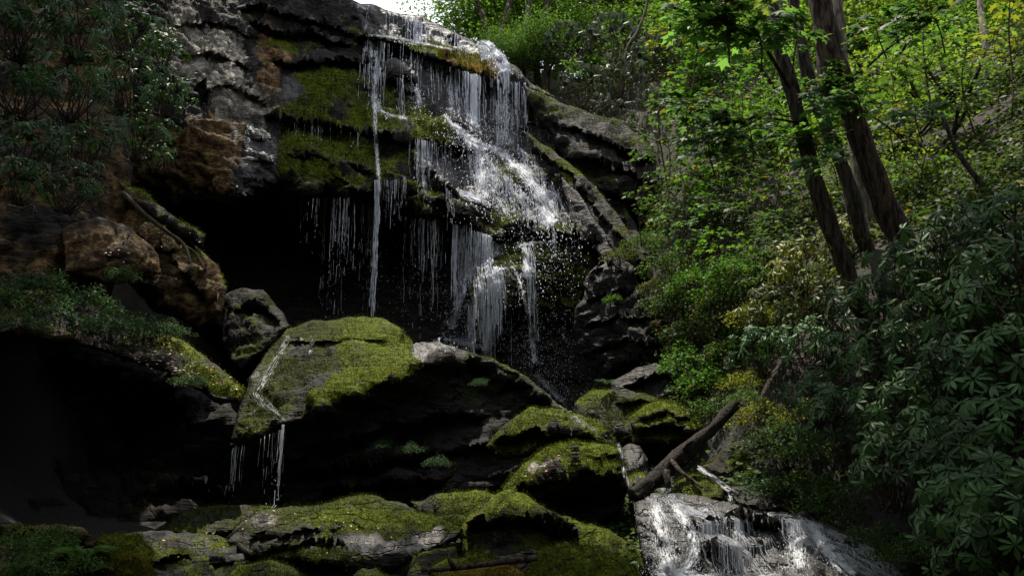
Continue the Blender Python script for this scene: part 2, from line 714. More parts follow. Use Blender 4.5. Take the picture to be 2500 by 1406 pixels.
LEAF = {
    'rhodo': (np.array([[0, 0, 0], [.38, -.115, .025], [.38, 0, -.012], [.38, .115, .025], [.76, -.125, -.02], [.76, 0, -.06], [.76, .125, -.02], [1, 0, -.14]]),
              np.array([[0, 1, 2], [0, 2, 3], [4, 7, 5], [5, 7, 6]]), np.array([[1, 4, 5, 2], [2, 5, 6, 3]])),
    'oval': (np.array([[0, 0, 0], [.45, -.3, .06], [1, 0, -.06], [.45, .3, .06]]), np.array([[0, 1, 2], [0, 2, 3]]), np.zeros((0, 4), int)),
    'pinna': (np.array([[0, 0, 0], [.3, -.10, .02], [1, 0, -.06], [.3, .10, .02]]), np.array([[0, 1, 2], [0, 2, 3]]), np.zeros((0, 4), int)),
    'palm': (np.array([[0, 0, 0], [.12, -.42, -.04], [.30, -.20, .03], [.66, -.46, -.06], [.62, -.16, .03], [1.0, 0, -.08], [.62, .16, .03], [.66, .46, -.06], [.30, .20, .03], [.12, .42, -.04]]),
             np.array([[0, 1, 2], [0, 2, 8], [2, 3, 4], [4, 5, 6], [6, 7, 8], [0, 8, 9]]), np.array([[2, 4, 6, 8]])),
}


def leaves(shape, pos, fwd, nrm, size, rng, name='foliage', mat=None, leafval=None):
    L, T, Q = LEAF[shape]
    n = len(pos)
    f = fwd / (np.linalg.norm(fwd, axis=1)[:, None] + 1e-9)
    s = np.cross(nrm, f)
    s /= np.linalg.norm(s, axis=1)[:, None] + 1e-9
    u = np.cross(f, s)
    V = pos[:, None] + size[:, None, None] * (L[None, :, :1] * f[:, None] + L[None, :, 1:2] * s[:, None] + L[None, :, 2:] * u[:, None])
    k = len(L)
    off = (np.arange(n) * k)[:, None, None]
    fs = [(T[None] + off).reshape(-1, 3)]
    if len(Q):
        fs.append((Q[None] + off).reshape(-1, 4))
    lv = np.repeat(rng.uniform(0, 1, n) if leafval is None else leafval, k)
    return mesh_from(name, V.reshape(-1, 3), fs, mat or M_LEAF, {'leaf': lv}, smooth=False)


def unit(v):
    return v / (np.linalg.norm(v, axis=-1, keepdims=True) + 1e-9)


# ------------------------------------------------------------------ terrain: one sheet from the stream bed to the horizon
def pt(px, py, Y):
    p = at(px, py, Y)
    return (p[0], p[1], p[2])


TC = [(0, -22, 7), (-8, -18, 9), (8, -18, 9), (0, -40, 16), (0, -10, 0.5), (0, 0, 0), (-2, 5, .2), (2, 6, .1), (2, 9, .3), (0, 9, .3), (-3, 9, .3), (0, 12, .55), (-3, 12, .6), (-3, 15, .9),  # first points raise an unseen hill behind the camera to block skylight
      (0, 15, 1.0), (2, 13, 1.0), (1, 17, 1.5), (-2, 18, 1.7), (-4, 18, 1.8), (0, 20, 2.0), (2.2, 17, 2.2), (2.6, 15, 1.7),
      (-12, 27, 16), (-5, 28, 15.5), (0, 27.8, 14.3), (3, 28, 13.6), (0, 40, 17), (-20, 40, 24), (20, 45, 27), (0, 80, 32), (-40, 80, 40), (40, 80, 42),
      (-2, 24.6, 2.4), (-6, 24.2, 2.8), (-4, 25.6, 3.2), (0, 23.5, 2.6), (2.4, 21.5, 4.2), (-2, 28, 14.4), (-6, 28, 14.8), (-9.5, 25.5, 13),
      pt(1750, 900, 15), pt(1700, 700, 16.8), pt(1650, 560, 18.4), pt(1650, 420, 20.8), pt(1520, 330, 23.2), pt(1450, 200, 26.5), pt(1900, 900, 12.8),
      pt(2100, 650, 13.3), pt(2000, 450, 16.5), pt(2200, 500, 15), pt(2000, 250, 21.5), pt(2300, 300, 18.5), pt(2400, 100, 24), pt(1700, 150, 28),
      pt(2450, 600, 11), pt(2400, 800, 10), pt(2300, 1000, 9.8), pt(2100, 1120, 10.5), pt(1900, 1100, 11.8), pt(1800, 1060, 13.2), pt(2400, 1310, 8.8), pt(2280, 1400, 9), pt(2000, 1430, 10.2), pt(2150, 1450, 9.4), pt(2230, 1470, 8.6), pt(1800, 1450, 10.2), pt(1900, 1440, 9), pt(2050, 1460, 8.3), pt(1980, 1225, 11.6), pt(2150, 1310, 10.9),
      (8, 5, 2.5), (14, 5, 8), (14, 12, 11), (20, 20, 21), (12, -10, 7), (25, -20, 16),
      (-5, 10, .8), (-7, 10, 1.4), (-10, 12, 6.5), (-10.5, 16, 10), (-12, 22, 15), (-14, 5, 8), (-10, -5, 4), (-25, 0, 14), (-25, -20, 12),
      (-6, 14, 0.9), (-6, 16, 1.2), (-6, 12, .8), (-7.6, 13.6, .9), (-7.6, 15.6, 1.4), (-4.5, 16.5, 1.2), (-10.5, 14.5, 6.5), (-9.6, 18, 6), (-8.5, 20.5, 4), (-120, 60, 50), (120, 60, 50), (0, 180, 50), (-110, -90, 30), (110, -90, 30)]
_tp = np.array(TC, float)
_tev = rbf(_tp[:, :2], _tp[:, 2], 1e-3)


def tz(x, y):
    x, y = np.asarray(x, float), np.asarray(y, float)
    q = np.stack(np.broadcast_arrays(x, y, 0 * x), -1)
    return _tev(x, y) + 0.10 * fbm(q * 0.9, 4, 5)


def thit(px, py, ylo=4.0, yhi=60.0):
    """where the ray of a photo pixel meets the terrain"""
    ys = np.linspace(ylo, yhi, 400)
    P = at(np.full(400, px), np.full(400, py), ys)
    d = P[:, 2] - _tev(P[:, 0], P[:, 1])
    i = np.argmax(d < 0)
    if d[i] >= 0:
        return P[-1]
    return P[i]


_far = [20, 28, 40, 60, 90, 130, 200, 300]
gx = np.array([-v for v in reversed(_far)] + list(np.arange(-15, 17, 0.22)) + _far, float)
gy = np.array([-300, -200, -120, -70, -40, -25, -15, -8] + list(np.arange(-3, 34, 0.22)) + [36, 39, 43, 48, 55, 65, 80, 100, 130, 180, 260, 400], float)
GX, GY = np.meshgrid(gx, gy)
far_blend = np.clip(np.maximum(np.abs(GX) - 120, np.maximum(GY - 180, -90 - GY)) / 80, 0, 1)
GZ = tz(GX, GY) * (1 - far_blend) + 50 * far_blend
ny_, nx_ = GX.shape
ii = (np.arange(ny_ - 1)[:, None] * nx_ + np.arange(nx_ - 1)[None]).ravel()
creek_and_shade = np.where(GX < -3, sstep(6.5, 4.5, GZ), sstep(3.2, 1.8, GZ)) * sstep(12, 10, np.abs(GX)) * sstep(-6, 0, GY) * sstep(32, 26, GY)  # wet streambed, plus painted shade darkening the left bank
tme = mesh_from('ground', np.stack([GX, GY, GZ], -1).reshape(-1, 3), [np.stack([ii, ii + 1, ii + nx_ + 1, ii + nx_], 1)], M_SOIL, {'creek_and_shade': creek_and_shade.ravel()})
ground = obj('ground', tme)
tag(ground, 'brown leaf littered forest floor of the ravine', 'ground', kind='structure')

# ------------------------------------------------------------------ rocks
ROCKS = {}


def rough_outline(pts, wob, seed):
    pts = [(p[0], p[1]) for p in pts]
    out = []
    n = len(pts)
    for i in range(n):
        (x0, y0), (x1, y1) = pts[i], pts[(i + 1) % n]
        k = max(1, int(math.hypot(x1 - x0, y1 - y0) / 14))
        for j in range(k):
            f = j / k
            out.append((x0 + (x1 - x0) * f, y0 + (y1 - y0) * f))
    q = np.array(out)
    p3 = np.stack([q[:, 0] / 38, q[:, 1] / 38, np.full(len(q), seed * 3.7)], 1)
    q[:, 0] += wob * fbm(p3, 3, seed)
    q[:, 1] += wob * fbm(p3 + 50, 3, seed + 9)
    return q


def rock(name, label, cat, outline, ctrl=(), ledges=(), step=5, rw=40, bulge=.35, thick=1.2, namp=.10, nscale=1.3, strata=(.06, 2.2, -.32), block=(.12, 1.1), paint=(),
         base=(0.1, 0.0, 0.0, 0.35, 0.3), upmoss=0.5, tuft=(0, 0.03), mat=None, Z=None, kind=None, group=None, wob=5, seed=1):
    mat = mat or M_ROCK
    pts = [(x, y, d) for x, y, d in outline]
    cpts = []
    for i in range(len(pts)):
        a, b = np.array(pts[i]), np.array(pts[(i + 1) % len(pts)])
        k = max(1, int(np.hypot(*(b - a)[:2]) / 70))
        cpts += [tuple(a + (b - a) * j / k) for j in range(k)]
    cp = np.array(cpts + [tuple(c) for c in ctrl], float)
    ev = rbf(cp[:, :2], cp[:, 2], 1.0)
    q = rough_outline(outline, wob, seed)

    def surf(s, back=False):
        xs = np.arange(q[:, 0].min() - 2 * s, q[:, 0].max() + 2 * s, s)
        ys = np.arange(q[:, 1].min() - 2 * s, q[:, 1].max() + 2 * s, s)
        X, Yp = np.meshgrid(xs, ys)
        sd, nx, ny = poly_d(X, Yp, q)
        ins = sd > 0
        cell = ins[:-1, :-1] | ins[1:, :-1] | ins[:-1, 1:] | ins[1:, 1:]
        use = np.zeros(ins.shape, bool)
        use[:-1, :-1] |= cell; use[1:, :-1] |= cell; use[:-1, 1:] |= cell; use[1:, 1:] |= cell
        snap = use & ~ins
        X = np.where(snap, nx, X)
        Yp = np.where(snap, ny, Yp)
        D = ev(X, Yp)
        sdc = np.clip(sd, 0, None)
        if not back:
            for L in ledges:
                line, A, Lp = L[0], L[1], L[2]
                A2, L2 = (L[3], L[4]) if len(L) > 3 else (0, 1)
                lx = [p[0] for p in line]
                wv = 7 * fbm(np.stack([X / 45, X * 0 + line[0][1], X * 0 + seed], -1), 3, seed)
                yl = np.interp(X, lx, [p[1] for p in line]) + wv
                tp = sstep(lx[0] - 5, lx[0] + 40, X) * (1 - sstep(lx[-1] - 40, lx[-1] + 5, X))
                d = yl - Yp
                D = D - tp * np.where(d > 0, A * np.exp(-np.clip(d, 0, None) / Lp), 0)
                if A2:
                    D = D + tp * np.where(d <= 0, A2 * np.exp(np.clip(d, None, 0) / L2), 0)
        B = np.sqrt(np.clip(1 - (1 - np.clip(sdc / rw, 0, 1)) ** 2, 0, 1))
        D = D + bulge * (1 - B) if not back else D + bulge + thick * B
        P = at(X, Yp, D)
        N = np.cross(np.gradient(P, axis=1), np.gradient(P, axis=0))
        N = unit(N)
        if not back:
            N = np.where((N * (P - np.array([0, 0, CAMZ]))).sum(-1, keepdims=True) > 0, -N, N)
        sv = np.array([math.sin(strata[2]), 0.25, math.cos(strata[2])])
        sc = (P @ sv) * strata[1] + 0.5 * fbm(P * 0.8, 3, seed + 3)
        fr = sc - np.floor(sc)
        h = namp * fbm(P * nscale, 6, seed, 0.55) + strata[0] * (fr ** 1.6 - 0.4)
        cs, sn = math.cos(strata[2]), math.sin(strata[2])
        bx, bz = P[..., 0] * cs - P[..., 2] * sn, P[..., 0] * sn + P[..., 2] * cs
        wq = 0.22 * np.stack([fbm(P * 1.3 + 3, 2, seed + 31), fbm(P * 1.3 + 13, 2, seed + 32), fbm(P * 1.3 + 23, 2, seed + 33)], -1)
        bp = np.stack([bx * 0.55, P[..., 1] * 0.8, bz * 1.7], -1) * block[1] + wq
        if not back:
            hv, cr_ = blocks(bp, seed + 40)
            hv2, cr2 = blocks(bp * 2.7 + 5, seed + 50)
            hv3, cr3 = blocks(bp * 6.1 + 9, seed + 55)
            h = h + block[0] * (hv * 0.9 + 0.5 * hv2 + 0.22 * hv3 - 0.6 * np.exp(-cr_ / 0.05) - 0.3 * np.exp(-cr2 / 0.07))
        P = P + N * (h * np.clip(sdc / 12, 0.15, 1))[..., None]
        N = np.cross(np.gradient(P, axis=1), np.gradient(P, axis=0))
        N = unit(N)
        N = np.where((N * (P - np.array([0, 0, CAMZ]))).sum(-1, keepdims=True) > 0, -N, N)
        return X, Yp, P, N, sd, use, cell

    X, Yp, P, N, sd, use, cell = surf(step)
    moss, ochre, pale, wet, tone = [np.full(X.shape, float(v)) for v in base]
    ch = {'moss': moss, 'ochre': ochre, 'pale': pale, 'wet': wet, 'tone': tone}
    nz = N[..., 2]
    ch['moss'] = ch['moss'] + upmoss * np.clip(nz, 0, 1)
    for c, poly, soft, val in paint:
        s_, _, _ = poly_d(X, Yp, poly)
        if 'ochre' in c or 'pale' in c or c == 'wet':
            soft = soft * 1.9
        w = sstep(-soft, soft, s_ + 1.1 * soft * fbm(np.stack([X / 50, Yp / 90, X * 0 + seed], -1), 4, seed + 21))
        for k in c.split('+'):
            ch[k] = ch[k] * (1 - w) + val * w
    ch['moss'] = ch['moss'] + 0.36 * fbm(P * 1.5 + 7, 4, seed + 61) - .09
    ch['tone'] = np.clip(ch['tone'] + 0.20 * fbm(P * 0.9 + 3, 3, seed + 62), 0.02, 1)
    if seed in (25, 26, 27, 28, 29, 30, 31):        # the low boulders near the viewer get a darker moss tone in place of shade
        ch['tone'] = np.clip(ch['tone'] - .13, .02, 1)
    ch['moss'] = ch['moss'] * sstep(-0.45, 0.15, nz)
    idx = -np.ones(X.shape, int)
    idx[use] = np.arange(use.sum())
    iy, ix = np.nonzero(cell)
    Q = np.stack([idx[iy, ix], idx[iy, ix + 1], idx[iy + 1, ix + 1], idx[iy + 1, ix]], 1)
    V = P[use]
    mask = np.stack([ch['moss'][use], ch['ochre'][use], ch['pale'][use], ch['tone'][use]], 1)
    wv = ch['wet'][use]
    Xb, Yb, Pb, Nb, sb, ub, cb = surf(step * 5, True)
    idb = -np.ones(Xb.shape, int)
    idb[ub] = np.arange(ub.sum()) + len(V)
    jy, jx = np.nonzero(cb)
    Qb = np.stack([idb[jy, jx], idb[jy + 1, jx], idb[jy + 1, jx + 1], idb[jy, jx + 1]], 1)
    Vb = Pb[ub]
    mb = np.tile(np.array([[0.1, 0, 0, .3]]), (len(Vb), 1))
    me = mesh_from(name, np.concatenate([V, Vb]), [Q, Qb], mat, {'mask': np.clip(np.concatenate([mask, mb]), 0, 1), 'wet': np.concatenate([wv, np.full(len(Vb), .3)])})
    o = obj(name, me)
    tag(o, label, cat, group, kind)
    if tuft[0]:
        tm = tufts(V, N[use], ch['moss'][use], ch['tone'][use], tuft[0], tuft[1], seed)
        if tm:
            obj('moss', tm, o)
    zput(ZALL, V)
    if Z is not None:
        zput(Z, V)
    return o


ZC = newz()
cliff_paint = [
    ('moss', [(690, 160), (880, 150), (1010, 230), (1090, 290), (1160, 370), (1165, 400), (1120, 480), (1220, 555), (1000, 545), (860, 480), (690, 485), (650, 440), (665, 330), (650, 290)], 25, .78),
    ('tone', [(690, 160), (880, 150), (1010, 230), (1090, 290), (1160, 370), (1165, 400), (1120, 480), (1220, 555), (1000, 545), (860, 480), (690, 485), (650, 440), (665, 330), (650, 290)], 25, .30),
    ('tone', [(680, 310), (800, 325), (900, 375), (800, 370), (690, 360)], 20, .52),
    ('tone', [(700, 235), (830, 270), (900, 310), (760, 300)], 18, .50),
    ('tone', [(1000, 285), (1090, 292), (1165, 365), (1080, 348), (1010, 330)], 14, .56),
    ('moss', [(1000, 285), (1090, 292), (1165, 365), (1080, 348), (1010, 330)], 14, .95),
    ('tone', [(1040, 375), (1100, 445), (1130, 480), (1080, 460), (1020, 400)], 12, .5),
    ('tone', [(1010, 480), (1090, 480), (1150, 520), (1080, 520)], 12, .48),
    ('moss', [(600, 95), (760, 100), (880, 130), (880, 150), (700, 140), (640, 130)], 14, .6),
    ('tone', [(600, 95), (760, 100), (880, 130), (880, 150), (700, 140), (640, 130)], 14, .45),
    ('moss', [(880, 80), (980, 88), (1100, 116), (1180, 125), (1235, 160), (1240, 190), (1150, 182), (1050, 140), (960, 102), (880, 98)], 8, .9),
    ('tone', [(880, 80), (980, 88), (1100, 116), (1060, 140), (960, 102), (880, 98)], 10, .6),
    ('tone', [(1050, 108), (1120, 105), (1225, 150), (1240, 192), (1150, 178), (1080, 150)], 12, .88),
    ('moss', [(872, 8), (1000, 38), (1170, 108), (1200, 145), (1090, 116), (960, 84), (880, 82)], 6, 0),
    ('wet', [(872, 8), (1000, 38), (1170, 108), (1200, 145), (1090, 116), (960, 84), (880, 82)], 6, 1),
    ('moss', [(890, 104), (960, 108), (1060, 150), (1150, 184), (1280, 215), (1280, 375), (1180, 360), (1090, 290), (1020, 218), (950, 160), (885, 148)], 6, .05),
    ('wet', [(890, 104), (960, 108), (1060, 150), (1150, 184), (1280, 215), (1280, 375), (1180, 360), (1090, 290), (1020, 218), (950, 160), (885, 148)], 6, 1),
    ('moss', [(1000, 345), (1080, 352), (1160, 385), (1165, 485), (1115, 475), (1040, 410)], 7, .05),
    ('wet', [(1000, 345), (1080, 352), (1160, 385), (1165, 485), (1115, 475), (1040, 410)], 7, 1),
    ('ochre', [(300, 340), (480, 250), (590, 180), (625, 70), (720, 130), (700, 260), (630, 300), (605, 480), (500, 500), (320, 440)], 25, 1.0),
    ('moss', [(330, 330), (480, 260), (600, 180), (650, 90), (700, 160), (680, 260), (620, 300), (600, 480), (500, 495), (330, 430)], 25, .2),
    ('tone', [(330, 330), (480, 260), (600, 180), (650, 90), (700, 160), (680, 260), (620, 300), (600, 480), (500, 495), (330, 430)], 25, .75),
    ('pale', [(400, 10), (560, 40), (640, 110), (650, 220), (600, 290), (480, 250), (420, 130)], 20, .72),
    ('moss', [(400, 10), (560, 40), (640, 110), (650, 220), (600, 290), (480, 250), (420, 130)], 20, .12),
    ('ochre', [(400, 10), (560, 40), (610, 110), (600, 220), (560, 270), (480, 250), (420, 130)], 20, .42),
    ('wet', [(400, 10), (560, 40), (640, 110), (650, 220), (600, 290), (480, 250), (420, 130)], 20, .1),
    ('wet', [(600, 300), (690, 285), (668, 340), (668, 495), (585, 495)], 12, 1),
    ('moss+ochre', [(600, 300), (690, 285), (668, 340), (668, 495), (585, 495)], 12, .0),
    ('wet', [(690, 165), (770, 185), (750, 235), (680, 245)], 12, 1),
    ('moss+ochre', [(690, 165), (770, 185), (750, 235), (680, 245)], 12, .05),
    ('moss', [(1290, 395), (1390, 505), (1500, 620), (1440, 620), (1180, 600), (1180, 400)], 18, .5),
    ('tone', [(1290, 395), (1390, 505), (1500, 620), (1440, 620), (1180, 600), (1180, 400)], 18, .32),
    ('moss', [(1370, 410), (1420, 480), (1510, 640), (1440, 600), (1385, 520)], 8, .05),
    ('wet', [(1370, 410), (1420, 480), (1510, 640), (1440, 600), (1385, 520)], 8, .7),
    ('moss', [(1140, 670), (1250, 600), (1350, 585), (1440, 620), (1440, 760), (1280, 760), (1140, 740)], 14, .85),
    ('tone', [(1140, 670), (1250, 600), (1350, 585), (1440, 620), (1440, 760), (1280, 760), (1140, 740)], 14, .40),
    ('moss', [(420, 505), (860, 500), (1140, 560), (1110, 800), (560, 800)], 10, .05),
    ('ochre+pale', [(420, 505), (860, 500), (1140, 560), (1110, 800), (560, 800)], 10, .0),
    ('wet', [(420, 505), (860, 500), (1140, 560), (1110, 800), (560, 800)], 10, .1),
]
cliff_ctrl = [(600, 0, 24.2), (870, 20, 24.75), (1000, 48, 24.8), (1100, 84, 24.8), (1190, 130, 24.75), (905, 62, 25.3), (1000, 80, 25.35), (1100, 106, 25.35), (1170, 122, 25.2), (720, 28, 24.6), (740, 56, 25.0), (700, 20, 24.2),
              (450, 100, 21.6), (600, 130, 23.2), (860, 130, 24.3), (960, 95, 24.4), (1090, 125, 24.3), (1210, 165, 24.2),
              (1100, 240, 24.2), (1250, 280, 24.2), (600, 300, 21.6), (860, 300, 22.6), (1000, 260, 23.3), (1100, 290, 23.0), (1200, 365, 23.2), (1300, 390, 22.6),
              (400, 300, 20.4), (500, 400, 20.2), (600, 480, 19.9), (750, 345, 21.5), (750, 400, 20.9), (860, 350, 21.9), (860, 420, 21.2), (760, 465, 20.3), (860, 470, 20.5), (930, 370, 21.9), (930, 450, 20.9), (1000, 400, 21.5), (1010, 460, 20.9), (1100, 430, 21.8), (1140, 520, 20.7), (1230, 480, 21.7),
              (1300, 500, 21.4), (1400, 520, 20.6), (1150, 530, 20.7), (1040, 515, 20.4),
              (500, 520, 22.0), (620, 500, 22.6), (780, 490, 23.0), (920, 525, 23.4), (1060, 550, 23.2), (1135, 575, 22.2),
              (600, 620, 24), (800, 600, 25), (1000, 650, 24.5), (620, 740, 22.5), (800, 740, 23), (950, 760, 22.5), (1080, 780, 21.8),
              (1140, 640, 21.6), (1240, 582, 20.7), (1300, 602, 19.7), (1400, 606, 19.6), (1330, 680, 19.3), (1420, 700, 19.4), (1200, 668, 19.6), (1160, 720, 19.8), (1230, 740, 19.3),
              (1200, 780, 20.4), (1280, 800, 20.2), (1380, 800, 20.0), (1300, 940, 20.0), (1440, 800, 19.4)]
cliff_led = [
    ([(560, 30), (640, 20), (720, 44), (800, 62), (880, 92)], .35, 12, .15, 14),
    ([(600, 50), (700, 78), (800, 95), (870, 125)], .45, 14, .15, 20),
    ([(862, 96), (960, 103), (1060, 146), (1150, 178), (1230, 192), (1300, 218), (1380, 268)], .75, 26, .25, 50),
    ([(850, 153), (900, 155), (950, 168), (1005, 200), (1030, 228)], .45, 18, .1, 25),
    ([(890, 203), (960, 208), (1030, 240)], .35, 16, .1, 20),
    ([(660, 142), (760, 152), (880, 150)], .5, 20, .35, 24),
    ([(640, 276), (720, 290), (800, 306), (900, 322)], .5, 30, .35, 22),
    ([(880, 318), (1000, 336), (1080, 347), (1130, 366), (1170, 386)], .75, 40, .12, 40),
    ([(990, 375), (1050, 425), (1085, 455), (1125, 482)], .55, 22, .15, 40),
    ([(690, 372), (780, 385), (860, 400), (920, 420)], .22, 26, .05, 30),
    ([(810, 420), (870, 462), (930, 505)], .4, 24, .15, 30),
    ([(1000, 482), (1080, 492), (1150, 512)], .4, 16, .15, 20),
    ([(380, 490), (480, 505), (600, 490), (700, 486), (780, 477), (860, 482), (920, 507), (980, 527), (1060, 534), (1150, 548)], .55, 40),
    ([(590, 345), (640, 350), (690, 340)], .15, 12), ([(590, 390), (640, 388), (690, 396)], .18, 14), ([(580, 440), (640, 436), (690, 446)], .18, 14),
    ([(420, 70), (520, 60), (640, 90)], .25, 14, .1, 20), ([(430, 130), (540, 140), (640, 190)], .25, 16, .1, 20), ([(450, 240), (560, 200), (650, 260)], .25, 18, .12, 20),
    ([(1140, 566), (1200, 576), (1300, 562), (1400, 580), (1510, 612)], .45, 30, .1, 30),
    ([(1140, 742), (1200, 752), (1285, 758)], .45, 50, .2, 40),
    ([(1270, 240), (1340, 250), (1400, 290)], .3, 14, .5, 60), ([(1290, 350), (1370, 400), (1450, 480), (1540, 590)], .25, 16, .15, 20),
]
rock('cliff', 'tall dark mossy cliff that the waterfall runs down', 'cliff',
     [(280, -120, 22.5), (620, -80, 25), (845, -6, 25.6), (872, 8, 25.3), (1000, 36, 25.3), (1100, 72, 25.3), (1170, 108, 25.2), (1240, 150, 25.1), (1300, 200, 24.9), (1380, 255, 24.2),
      (1480, 400, 22.6), (1560, 560, 20.6), (1640, 700, 19.2), (1660, 860, 18.4), (1600, 980, 18.5), (1450, 1030, 19.2), (1300, 1060, 20), (1000, 900, 21.5), (560, 820, 21.5), (430, 700, 21.5), (380, 540, 21.5),
      (300, 480, 20.5), (230, 300, 20.5), (230, -120, 21.5)],
     cliff_ctrl, cliff_led, step=4, rw=18, bulge=.18, block=(.20, .8), thick=2.5, namp=.16, nscale=.9, strata=(.10, 1.7, .42), paint=cliff_paint,
     base=(.08, 0, 0, .35, .3), upmoss=.35, tuft=(42000, .075), mat=M_CLIFF, Z=ZC, kind='structure', wob=6, seed=3)

# boulders, outcrops and ledges, from the fall towards the viewer
MB = (.35, 0, 0, .3, .33)
rock('rock_outcrop', 'dark blocky outcrop in the trees beside the falls', 'rock outcrop',
     [(1275, 205, 23.4), (1400, 262, 23), (1500, 292, 22.6), (1590, 350, 22), (1625, 450, 21.3), (1560, 500, 21), (1470, 470, 21.4), (1390, 420, 22), (1350, 330, 22.6), (1290, 260, 23.2)],
     [(1450, 340, 22), (1540, 420, 21.2)], [([(1340, 290), (1450, 330), (1600, 400)], .3, 20, .2, 24), ([(1370, 370), (1480, 400), (1600, 450)], .3, 18, .2, 24)],
     namp=.18, thick=1.5, base=(.32, .05, .0, .2, .1), upmoss=.3, tuft=(3000, .05), seed=11)
rock('sloping_ledge', 'long sloping ledge running down beside the falls to the shrubs', 'rock ledge',
     [(1270, 318, 22.7), (1330, 352, 22.1), (1392, 398, 21.4), (1455, 452, 20.7), (1520, 540, 19.7), (1585, 640, 18.8), (1610, 700, 18.5), (1575, 690, 18.6), (1520, 640, 19), (1462, 560, 19.8), (1400, 470, 20.8), (1335, 385, 21.8)],
     [(1420, 450, 20.7), (1500, 560, 19.4), (1560, 640, 18.7)], [([(1290, 345), (1390, 425), (1480, 540), (1590, 672)], .22, 14, .1, 16)], rw=8, bulge=.06, namp=.06, thick=.8, base=(.35, .3, .12, .3, .35), upmoss=.3, block=(.10, 1.6), strata=(.09, 3.2, .75), tuft=(2500, .04), seed=12)
rock('slanting_slab', 'dark wet purplish slab tilted steeply beside the falls', 'rock',
     [(1372, 430, 20.9), (1412, 470, 20.4), (1470, 560, 19.6), (1512, 640, 19.1), (1470, 632, 19.3), (1440, 600, 19.6), (1392, 530, 20.3)], [(1435, 545, 19.7)], rw=10, bulge=.08, namp=.04, thick=.5, base=(0, 0, .05, .5, .2), upmoss=0, block=(.06, 1.6), strata=(.05, 3, .8), seed=112)
rock('shale_outcrop', 'black folded shale outcrop with curved layers at the foot of the slope', 'rock outcrop',
     [(1425, 690, 18.6), (1450, 650, 18.6), (1490, 628, 18.5), (1550, 648, 18.2), (1562, 700, 18), (1605, 750, 17.6), (1645, 830, 17.2), (1640, 890, 17), (1560, 930, 17.4), (1470, 920, 17.9), (1420, 870, 18.3), (1405, 780, 18.6)],
     [(1500, 700, 17.9), (1520, 790, 17.3), (1560, 860, 16.8)],
     [([(1430, 672), (1490, 655), (1560, 672)], .2, 18, .1, 22), ([(1420, 740), (1500, 715), (1570, 700)], .2, 16, .12, 18), ([(1420, 800), (1500, 770), (1600, 780)], .18, 20, .1, 20), ([(1440, 850), (1530, 830), (1640, 850)], .2, 18, .1, 20), ([(1450, 890), (1540, 885), (1630, 895)], .15, 16, .1, 18)],
     namp=.12, nscale=1.6, block=(.16, 1.5), strata=(.10, 3.4, -.35), base=(.05, .0, .0, .5, .3), upmoss=.1, paint=[('ochre', [(1580, 690), (1660, 800), (1650, 900), (1590, 800)], 14, .7)], seed=13)
rock('shale_block', 'dark shale block wedged under the bright green bank plants', 'rock',
     [(1490, 935, 16.6), (1540, 905, 16.6), (1600, 885, 16.5), (1670, 910, 16.2), (1692, 950, 15.8), (1650, 985, 15.6), (1560, 985, 15.9), (1500, 970, 16.2)], [(1600, 930, 15.9)],
     [([(1500, 955), (1590, 925), (1690, 930)], .25, 16, .15, 16)], rw=20, namp=.08, strata=(.08, 3, -.5), base=(.05, 0, .12, .6, .3), upmoss=.15, seed=14)
rock('mossy_slab', 'grey green mossy slab sprayed by the foot of the falls', 'boulder',
     [(1400, 985, 16.6), (1440, 955, 16.6), (1520, 945, 16.3), (1600, 965, 15.6), (1650, 990, 15), (1620, 1030, 14.5), (1560, 1075, 14.4), (1510, 1090, 14.6), (1460, 1050, 15.2), (1410, 1020, 16)],
     [(1520, 990, 15.4), (1530, 1050, 14.5)], [([(1480, 985), (1560, 975), (1630, 1000)], .25, 16, .1, 16)], rw=26, namp=.07, base=(.6, 0, .1, .5, .22), upmoss=.3, tuft=(5000, .04), seed=15)
rock('mossy_slab', 'layered golden mossy slab overhanging the pool above the fallen log', 'boulder',
     [(1535, 1020, 14.6), (1570, 985, 14.7), (1620, 972, 14.6), (1662, 990, 14.3), (1700, 1012, 14), (1725, 1045, 13.7), (1690, 1078, 13.6), (1620, 1088, 13.7), (1550, 1080, 14)],
     [(1620, 1010, 13.9), (1640, 1050, 13.7)], [([(1540, 1035), (1620, 1008), (1700, 1030)], .25, 18, .1, 18), ([(1545, 1062), (1640, 1035), (1715, 1052)], .3, 18, .5, 24)],
     rw=18, namp=.06, base=(.5, 0, 0, .3, .5), upmoss=.5, tuft=(6000, .035), seed=16)
